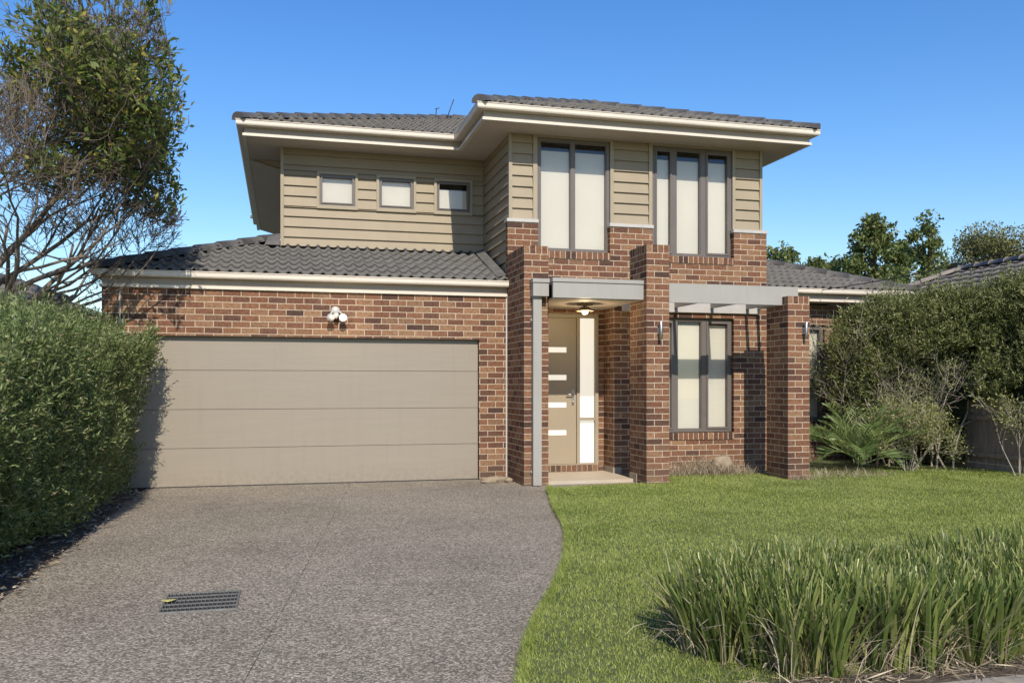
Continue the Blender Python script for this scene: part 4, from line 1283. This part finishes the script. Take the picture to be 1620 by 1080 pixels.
# leaves on the stems themselves
sel = rng.random(len(P)) < np.clip(0.18 + 0.5 * (P[:, 2] - 1.2), 0.12, 0.9)
Q = np.repeat(P[sel], 3, 0); DD = np.repeat(D[sel], 3, 0)
ok = (Q[:, 2] < 3.15)
Q, DD = Q[ok], DD[ok]
V_.append(leaf_verts(Q + rng.normal(size=Q.shape) * 0.04, unit(DD + rng.normal(size=Q.shape) * 0.8), rng.uniform(0.045, 0.085, len(Q)), rng.uniform(0.011, 0.02, len(Q)), 0.25))
npmesh('foliage', np.concatenate(V_), 4, [(0, 1, 2, 3)], M['rhedge'], rh)
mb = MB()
for k in range(5, 21):      # dark sheets standing in for the shaded interior
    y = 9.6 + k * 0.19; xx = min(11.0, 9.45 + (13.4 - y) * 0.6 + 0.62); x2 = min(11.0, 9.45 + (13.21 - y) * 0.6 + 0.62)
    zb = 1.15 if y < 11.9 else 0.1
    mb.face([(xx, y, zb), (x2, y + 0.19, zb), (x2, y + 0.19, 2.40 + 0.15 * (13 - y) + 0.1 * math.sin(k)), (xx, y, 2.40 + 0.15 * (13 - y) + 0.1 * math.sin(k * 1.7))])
mb.build('shade_core', M['core'], rh)

def shrub(name, label, c, height, rad, nst, leafn, mat, seed, lmin, lmax, barkmat='twig', cat='shrub', leafz=0.2, kids=(3, 3), spread=0.5):
    t = thing(name, label, cat, c)
    r_ = random.Random(seed); mb = MB(); tips = []
    for i in range(nst):
        a = 2 * PI * i / nst + r_.uniform(-0.4, 0.4)
        s = rad / height
        bough(mb, (c[0] + 0.06 * math.cos(a), c[1] + 0.06 * math.sin(a), c[2]), (s * math.cos(a), s * math.sin(a), 1), height * 0.45, 0.011, 0, 3, tips, spread, kids, 0.2, 0.66, 5, 0.14, r_)
    mb.build('stems', M[barkmat], t)
    P = np.array([tuple(q[0]) for q in tips]); D = np.array([tuple(q[1]) for q in tips])
    P_ = P[P[:, 2] > c[2] + leafz]; D_ = D[P[:, 2] > c[2] + leafz]
    i = rng.integers(0, len(P_), leafn)
    q = P_[i] + rng.normal(size=(leafn, 3)) * 0.05
    d = unit(D_[i] + rng.normal(size=q.shape) * 0.7)
    leaves('foliage', q, d, rng.uniform(lmin, lmax, leafn), rng.uniform(lmin, lmax, leafn) * 0.33, M[mat], t, 0.2)
    return t
shrub('shrub', 'thin twiggy shrub with dull leaves against the side wing brick wall', (9.78, 13.35, 0), 2.7, 0.32, 8, 2200, 'rhedge', 41, 0.04, 0.075, spread=0.40)
shrub('shrub', 'low spreading shrub with yellowish leaves between the palm and the fence', (9.72, 12.0, 0), 1.2, 0.55, 12, 7500, 'yshrub', 43, 0.035, 0.06)
shrub('shrub', 'wispy shrub with pale dry shoots in front of the fence at the far right edge', (10.68, 10.75, 0), 1.35, 0.25, 5, 1500, 'yshrub', 47, 0.04, 0.07)

# palm -----------------------------------------------------------------------
PC = (8.92, 12.15, 0)
pm = thing('palm', 'small clumping palm with arching green fronds beside the shorter brick pillar', 'palm', PC)
def frond(az, lean, length, droop, seed):
    r_ = np.random.default_rng(seed)
    seg = 14
    p = np.array(PC) + np.array([0.05 * math.cos(az), 0.05 * math.sin(az), 0.12 + r_.uniform(0, 0.1)])
    pts = [p.copy()]; ang = lean
    for i in range(seg):
        ang += droop / seg * (0.4 + 1.2 * i / seg)
        p = p + length / seg * np.array([math.sin(ang) * math.cos(az), math.sin(ang) * math.sin(az), math.cos(ang)])
        pts.append(p.copy())
    mb = MB(); mb.tube([tuple(q) for q in pts], [0.009 * (1 - 0.8 * i / seg) + 0.001 for i in range(seg + 1)], 4, False)
    fr = mb.build('frond', M['palm'], pm)
    pts = np.array(pts)
    m = 34
    V = []
    for sgn in (-1, 1):
        t = np.linspace(0.2, 0.99, m) * seg
        i = np.minimum(t.astype(int), seg - 1); f = (t - i)[:, None]
        b = pts[i] * (1 - f) + pts[i + 1] * f
        dr = unit(pts[i + 1] - pts[i])
        side = np.array([-math.sin(az), math.cos(az), 0]) * sgn
        upv = np.cross(dr, np.broadcast_to(side, dr.shape)) * sgn
        d = unit(dr * 0.75 + side * 0.85 + upv * 0.25 + r_.normal(size=(m, 3)) * 0.1)
        tt = t / seg
        L = 0.27 * np.sin(np.clip(tt * 1.05, 0, 1) * PI * 0.86 + 0.35) + 0.04
        V.append(leaf_verts(b, d, L * length / 0.95, np.full(m, 0.0115), 0.3))
    npmesh('leaflets', np.concatenate(V), 4, [(0, 1, 2, 3)], M['palm'], fr)
rp = random.Random(3)
for i in range(27):
    az = 2 * PI * i * 0.382 + rp.uniform(-0.2, 0.2)
    lean = 0.10 + 1.05 * (i / 27) + rp.uniform(-0.08, 0.08)
    frond(az, lean, rp.uniform(0.85, 1.18), rp.uniform(0.7, 1.3), 100 + i)

# strappy border ---------------------------------------------------------------
st = thing('strappy_hedge', 'clipped border of strappy green leaves in the front right corner of the lawn', 'border plant', (3.6, 4.1, 0))
def strap_area(n):
    x = rng.uniform(1.95, 7.6, n); y = rng.uniform(3.56, 4.75, n)
    ok = (x - 2.64) ** 2 / 0.60 ** 2 + (y - 4.12) ** 2 / 0.62 ** 2 < 1
    ok |= (x > 2.6)
    return x[ok], y[ok]
cx, cy = strap_area(900)
V_, Dd = [], []
for x, y in zip(cx, cy):
    m = int(rng.integers(16, 26))
    az = rng.uniform(0, 2 * PI, m)
    b = np.stack([x + 0.05 * np.cos(az) * rng.random(m), y + 0.05 * np.sin(az) * rng.random(m), np.full(m, 0.02)], 1)
    edge = max(0, (2.7 - x)) * 0.5
    front = max(0, 3.85 - y) * 1.2
    # blades lean outwards at the border's edges
    az = np.where(rng.random(m) < min(0.8, edge * 1.6 + front), np.where(rng.random(m) < front / (front + edge + 1e-6), -PI / 2 + rng.normal(size=m) * 0.6, PI + rng.normal(size=m) * 0.7), az)
    lean = np.abs(rng.normal(0.18, 0.15, m)) + 0.25 * (edge + front) * rng.random(m)
    L = rng.uniform(0.37, 0.48, m) * (0.97 + 0.06 * math.sin(3 * x)) * (0.86 + 0.14 * min(1, (x - 1.9) / 1.0))
    V_.append(blades(b, az, lean, rng.uniform(0.05, 0.6, m), L, rng.uniform(0.010, 0.022, m), 4))
    k = int(rng.integers(9, 18))
    az = rng.uniform(0, 2 * PI, k)
    b = np.stack([x + 0.07 * np.cos(az), y + 0.07 * np.sin(az), np.full(k, 0.02)], 1)
    Dd.append(blades(b, az, np.abs(rng.normal(0.30, 0.25, k)), rng.uniform(0.3, 2.2, k), rng.uniform(0.20, 0.49, k), rng.uniform(0.002, 0.007, k), 4))
npmesh('leaves', np.concatenate(V_), 10, blade_faces(4), M['strap'], st)
npmesh('dead_leaves', np.concatenate(Dd), 10, blade_faces(4), M['straw'], st)
# litter under the border
n = 1500
x = rng.uniform(1.9, 7, n); y = rng.normal(3.55, 0.09, n); y = np.clip(y, 3.33, 3.9)
az = rng.uniform(0, 2 * PI, n)
V = leaf_verts(np.stack([x, y, 0.035 + 0.012 * rng.random(n)], 1), np.stack([np.cos(az), np.sin(az), rng.normal(0, 0.12, n)], 1), rng.uniform(0.04, 0.22, n), rng.uniform(0.003, 0.009, n), 0.2, np.tile(np.array([0, 0, 1.0]), (n, 1)))
tag(npmesh('leaf_litter', V, 4, [(0, 1, 2, 3)], M['straw']), 'scattered dry leaf litter along the edge of the footpath', 'leaf litter', None, 'stuff')

n = 1500
x = rng.uniform(-2.3, -1.70, n); y = rng.uniform(5.5, 12.5, n); az = rng.uniform(0, 2 * PI, n)
V = leaf_verts(np.stack([x, y, 0.004 + 0.02 * rng.random(n)], 1), np.stack([np.cos(az), np.sin(az), rng.normal(0, 0.2, n)], 1), rng.uniform(0.03, 0.09, n), rng.uniform(0.008, 0.025, n), 0.2, np.tile(np.array([0, 0, 1.0]), (n, 1)))
tag(npmesh('leaf_litter', V, 4, [(0, 1, 2, 3)], M['straw']), 'dry fallen leaves on the bare soil under the left hedge', 'leaf litter', None, 'stuff')
# lawn grass ----------------------------------------------------------------
def in_poly(x, y, poly):
    c = np.zeros(len(x), bool)
    n = len(poly)
    for i in range(n):
        x1, y1 = poly[i]; x2, y2 = poly[(i + 1) % n]
        if y1 == y2: continue
        k = ((y1 > y) != (y2 > y)) & (x < (x2 - x1) * (y - y1) / (y2 - y1) + x1)
        c ^= k
    return c
n = 520000
y = 3.62 + (12.6 - 3.62) * rng.random(n) ** 1.25
x = rng.uniform(0.95, 11.05, n)
ok = in_poly(x, y, LAWN) & ~((x > 5.05) & (x < 7.6) & (y > 12.45))
ok &= ~((y > 11.6) & (x > 8.0) & (rng.random(n) < 0.7))
ok &= ~((x > 2.9) & (y < 4.45) & (rng.random(n) < 0.9))
x, y = x[ok], y[ok]
n = len(x)
b = np.stack([x, y, np.full(n, 0.024)], 1)
hh = (0.014 + 0.017 * rng.random(n) ** 1.5) * (1 + 0.35 * snoise(b, 2.0, 71)) + 0.000
az = rng.uniform(0, 2 * PI, n); ln = np.abs(rng.normal(0.45, 0.35, n))
dd = np.stack([np.cos(az) * np.sin(ln), np.sin(az) * np.sin(ln), np.cos(ln)], 1)
sd = rng.uniform(0, 2 * PI, n)
wv = np.stack([np.cos(sd), np.sin(sd), np.zeros(n)], 1) * (rng.uniform(0.0016, 0.0034, n) * (0.8 + y / 9))[:, None]
V = np.stack([b - wv, b + wv, b + dd * hh[:, None]], 1)
ei = rng.integers(12, len(EDGE) - 1, 14000); ef = rng.random(14000)[:, None]
EA = np.array(EDGE); eb = EA[ei] * (1 - ef) + EA[ei + 1] * ef
nrm_ = np.stack([(EA[ei + 1] - EA[ei])[:, 1], -(EA[ei + 1] - EA[ei])[:, 0]], 1); nrm_ = nrm_ / np.linalg.norm(nrm_, axis=1, keepdims=True)
eb = eb + nrm_ * np.abs(rng.normal(0.015, 0.02, (14000, 1)))
ep = np.concatenate([eb, np.full((14000, 1), 0.022)], 1)
ed = unit(np.concatenate([-nrm_ * rng.uniform(0.0, 1.3, (14000, 1)), np.full((14000, 1), 0.7)], 1) + rng.normal(size=(14000, 3)) * 0.35)
esd = rng.uniform(0, 2 * PI, 14000); ew = np.stack([np.cos(esd), np.sin(esd), np.zeros(14000)], 1) * rng.uniform(0.0016, 0.0036, (14000, 1))
V = np.concatenate([V, np.stack([ep - ew, ep + ew, ep + ed * rng.uniform(0.025, 0.06, (14000, 1))], 1)])
tag(npmesh('grass', V, 3, [(0, 1, 2)], M['grass']), 'short green lawn grass in front of the house', 'grass', None, 'stuff')
print('grass', n)
# dry grass heap below the window
n = 2600
x = rng.normal(6.35, 0.42, n); y = 12.45 - np.abs(rng.normal(0, 0.22, n))
hgt = 0.22 * np.exp(-((x - 6.35) / 0.5) ** 2) * np.clip(1 - (12.45 - y) / 0.6, 0, 1)
az = rng.uniform(0, 2 * PI, n)
b = np.stack([x, y, 0.02 + hgt * rng.random(n)], 1)
V = blades(b, az, rng.uniform(0.4, 1.4, n), rng.uniform(0.2, 1.2, n), rng.uniform(0.08, 0.24, n), rng.uniform(0.0025, 0.005, n), 3)
x2 = rng.uniform(5.5, 8.9, 1500); y2 = np.where(x2 > 7.46, rng.uniform(11.2, 12.0, 1500), np.where(x2 > 7.1, rng.uniform(11.12, 11.27, 1500), rng.uniform(12.15, 12.5, 1500)))
V2 = blades(np.stack([x2, y2, np.full(1500, 0.02)], 1), rng.uniform(0, 6.28, 1500), rng.uniform(0.2, 1.1, 1500), rng.uniform(0.1, 1.0, 1500), rng.uniform(0.06, 0.16, 1500), rng.uniform(0.0025, 0.005, 1500), 3)
tag(npmesh('dry_grass', np.concatenate([V, V2]), 8, blade_faces(3), M['straw']), 'heap of dry cut grass under the ground floor window', 'dry grass', None, 'stuff')

# far trees --------------------------------------------------------------------
def far_tree(label, base, height, width, seed, mat, n, crown0=0.25, shape='oval', leaf=0.22, name='tree', group=None, gap=0.0):
    t = thing(name, label, 'tree', base, group)
    r_ = random.Random(seed); mb = MB(); tips = []
    mb.tube([(base[0], base[1], 0), (base[0] + 0.05, base[1], height * crown0), (base[0], base[1], height * 0.85)], [height * 0.022, height * 0.018, height * 0.006], 8)
    lobes = []
    k = 34
    for i in range(k):
        f = crown0 + (1 - crown0) * (i + 0.5) / k
        a = i * 2.4 + r_.uniform(-0.4, 0.4)
        if shape == 'oval': w_ = math.sin(min(0.97, (f - crown0) / (1 - crown0) * 0.80 + 0.17) * PI) ** 0.6
        else: w_ = math.sin(min(1, (f - crown0) / (1 - crown0) * 0.6 + 0.35) * PI) ** 0.5
        rad = width / 2 * w_ * r_.uniform(0.25, 1.0)
        c = Vector((base[0] + rad * math.cos(a), base[1] + rad * math.sin(a), height * (f * 0.93 if shape == 'oval' else f * 0.9)))
        lobes.append((c, width * r_.uniform(0.09, 0.24)))
        mb.tube([(base[0], base[1], height * max(0.12, f - 0.22)), tuple((c + Vector((base[0], base[1], c.z - 0.1))) / 2), tuple(c)], [height * 0.008, height * 0.005, height * 0.002], 4, False)
    mb.build('trunk', M['bark'], t)
    c = np.array([tuple(l[0]) for l in lobes]); s = np.array([l[1] for l in lobes])
    i = rng.integers(0, k, n)
    off = rng.normal(size=(n, 3)); off = unit(off) * (rng.random(n) ** 0.45)[:, None] * s[i][:, None]
    off[:, 2] *= 0.85 if shape == 'oval' else 0.55
    q = c[i] + off
    if gap: 
        kp = snoise(q, 2.0, seed) > -gap; q = q[kp]
    m = len(q)
    leaves('crown', q, rng.normal(size=(m, 3)) + np.array([0, -0.2, -0.2]), rng.uniform(0.6, 1.2, m) * leaf, rng.uniform(0.5, 0.9, m) * leaf * 0.75, M[mat], t, 0.15)
def at(x, Y):
    u = (x - 810) / 1389
    return Y * (math.sin(TH) + u * math.cos(TH)) / (math.cos(TH) - u * math.sin(TH)), Y / (math.cos(TH) - u * math.sin(TH))
def zat(y, t): return 1.393 + (609 - y) / 1389 * t
def place(x, Y, ytop): 
    X, t = at(x, Y); return (X, Y, 0), zat(ytop, t), t
b, h, t_ = place(1380, 31, 328); far_tree('tall leafy green tree with pointed crown behind the side wing roof', b, h, 112 / 1389 * t_, 51, 'far', 14000, 0.12, leaf=0.20, gap=0.5)
b, h, t_ = place(1470, 33, 326); far_tree('airy tree with three upright leafy tops behind the neighbouring roof ridge', b, h, 100 / 1389 * t_, 52, 'far', 7500, 0.2, leaf=0.20, gap=0.25)
b, h, t_ = place(1572, 60, 346); far_tree('broad umbrella shaped olive green tree far off at the right', b, h, 190 / 1389 * t_, 53, 'far2', 26000, 0.5, 'umbrella', leaf=0.26, gap=0.6)
b, h, t_ = place(1232, 30, 368); far_tree('small leafy tree just right of the upper brick corner of the house', b, h, 105 / 1389 * t_, 54, 'far', 5200, 0.35, leaf=0.20, gap=0.3)
b, h, t_ = place(1293, 34, 400); far_tree('low rounded bush showing above the side wing roof', b, h, 150 / 1389 * t_, 55, 'far', 9000, 0.3, leaf=0.2, gap=0.5)

b, h, t_ = place(1330, 36, 396); far_tree('round leafy tree peeping over the ridge between the small tree and the pointed tree', b, h, 110 / 1389 * t_, 57, 'far', 7000, 0.3, leaf=0.2, gap=0.4)
b, h, t_ = place(1428, 37, 366); far_tree('dense low tree filling the gap between the pointed tree and the airy tree', b, h, 100 / 1389 * t_, 58, 'far', 9000, 0.25, leaf=0.2, gap=0.4)
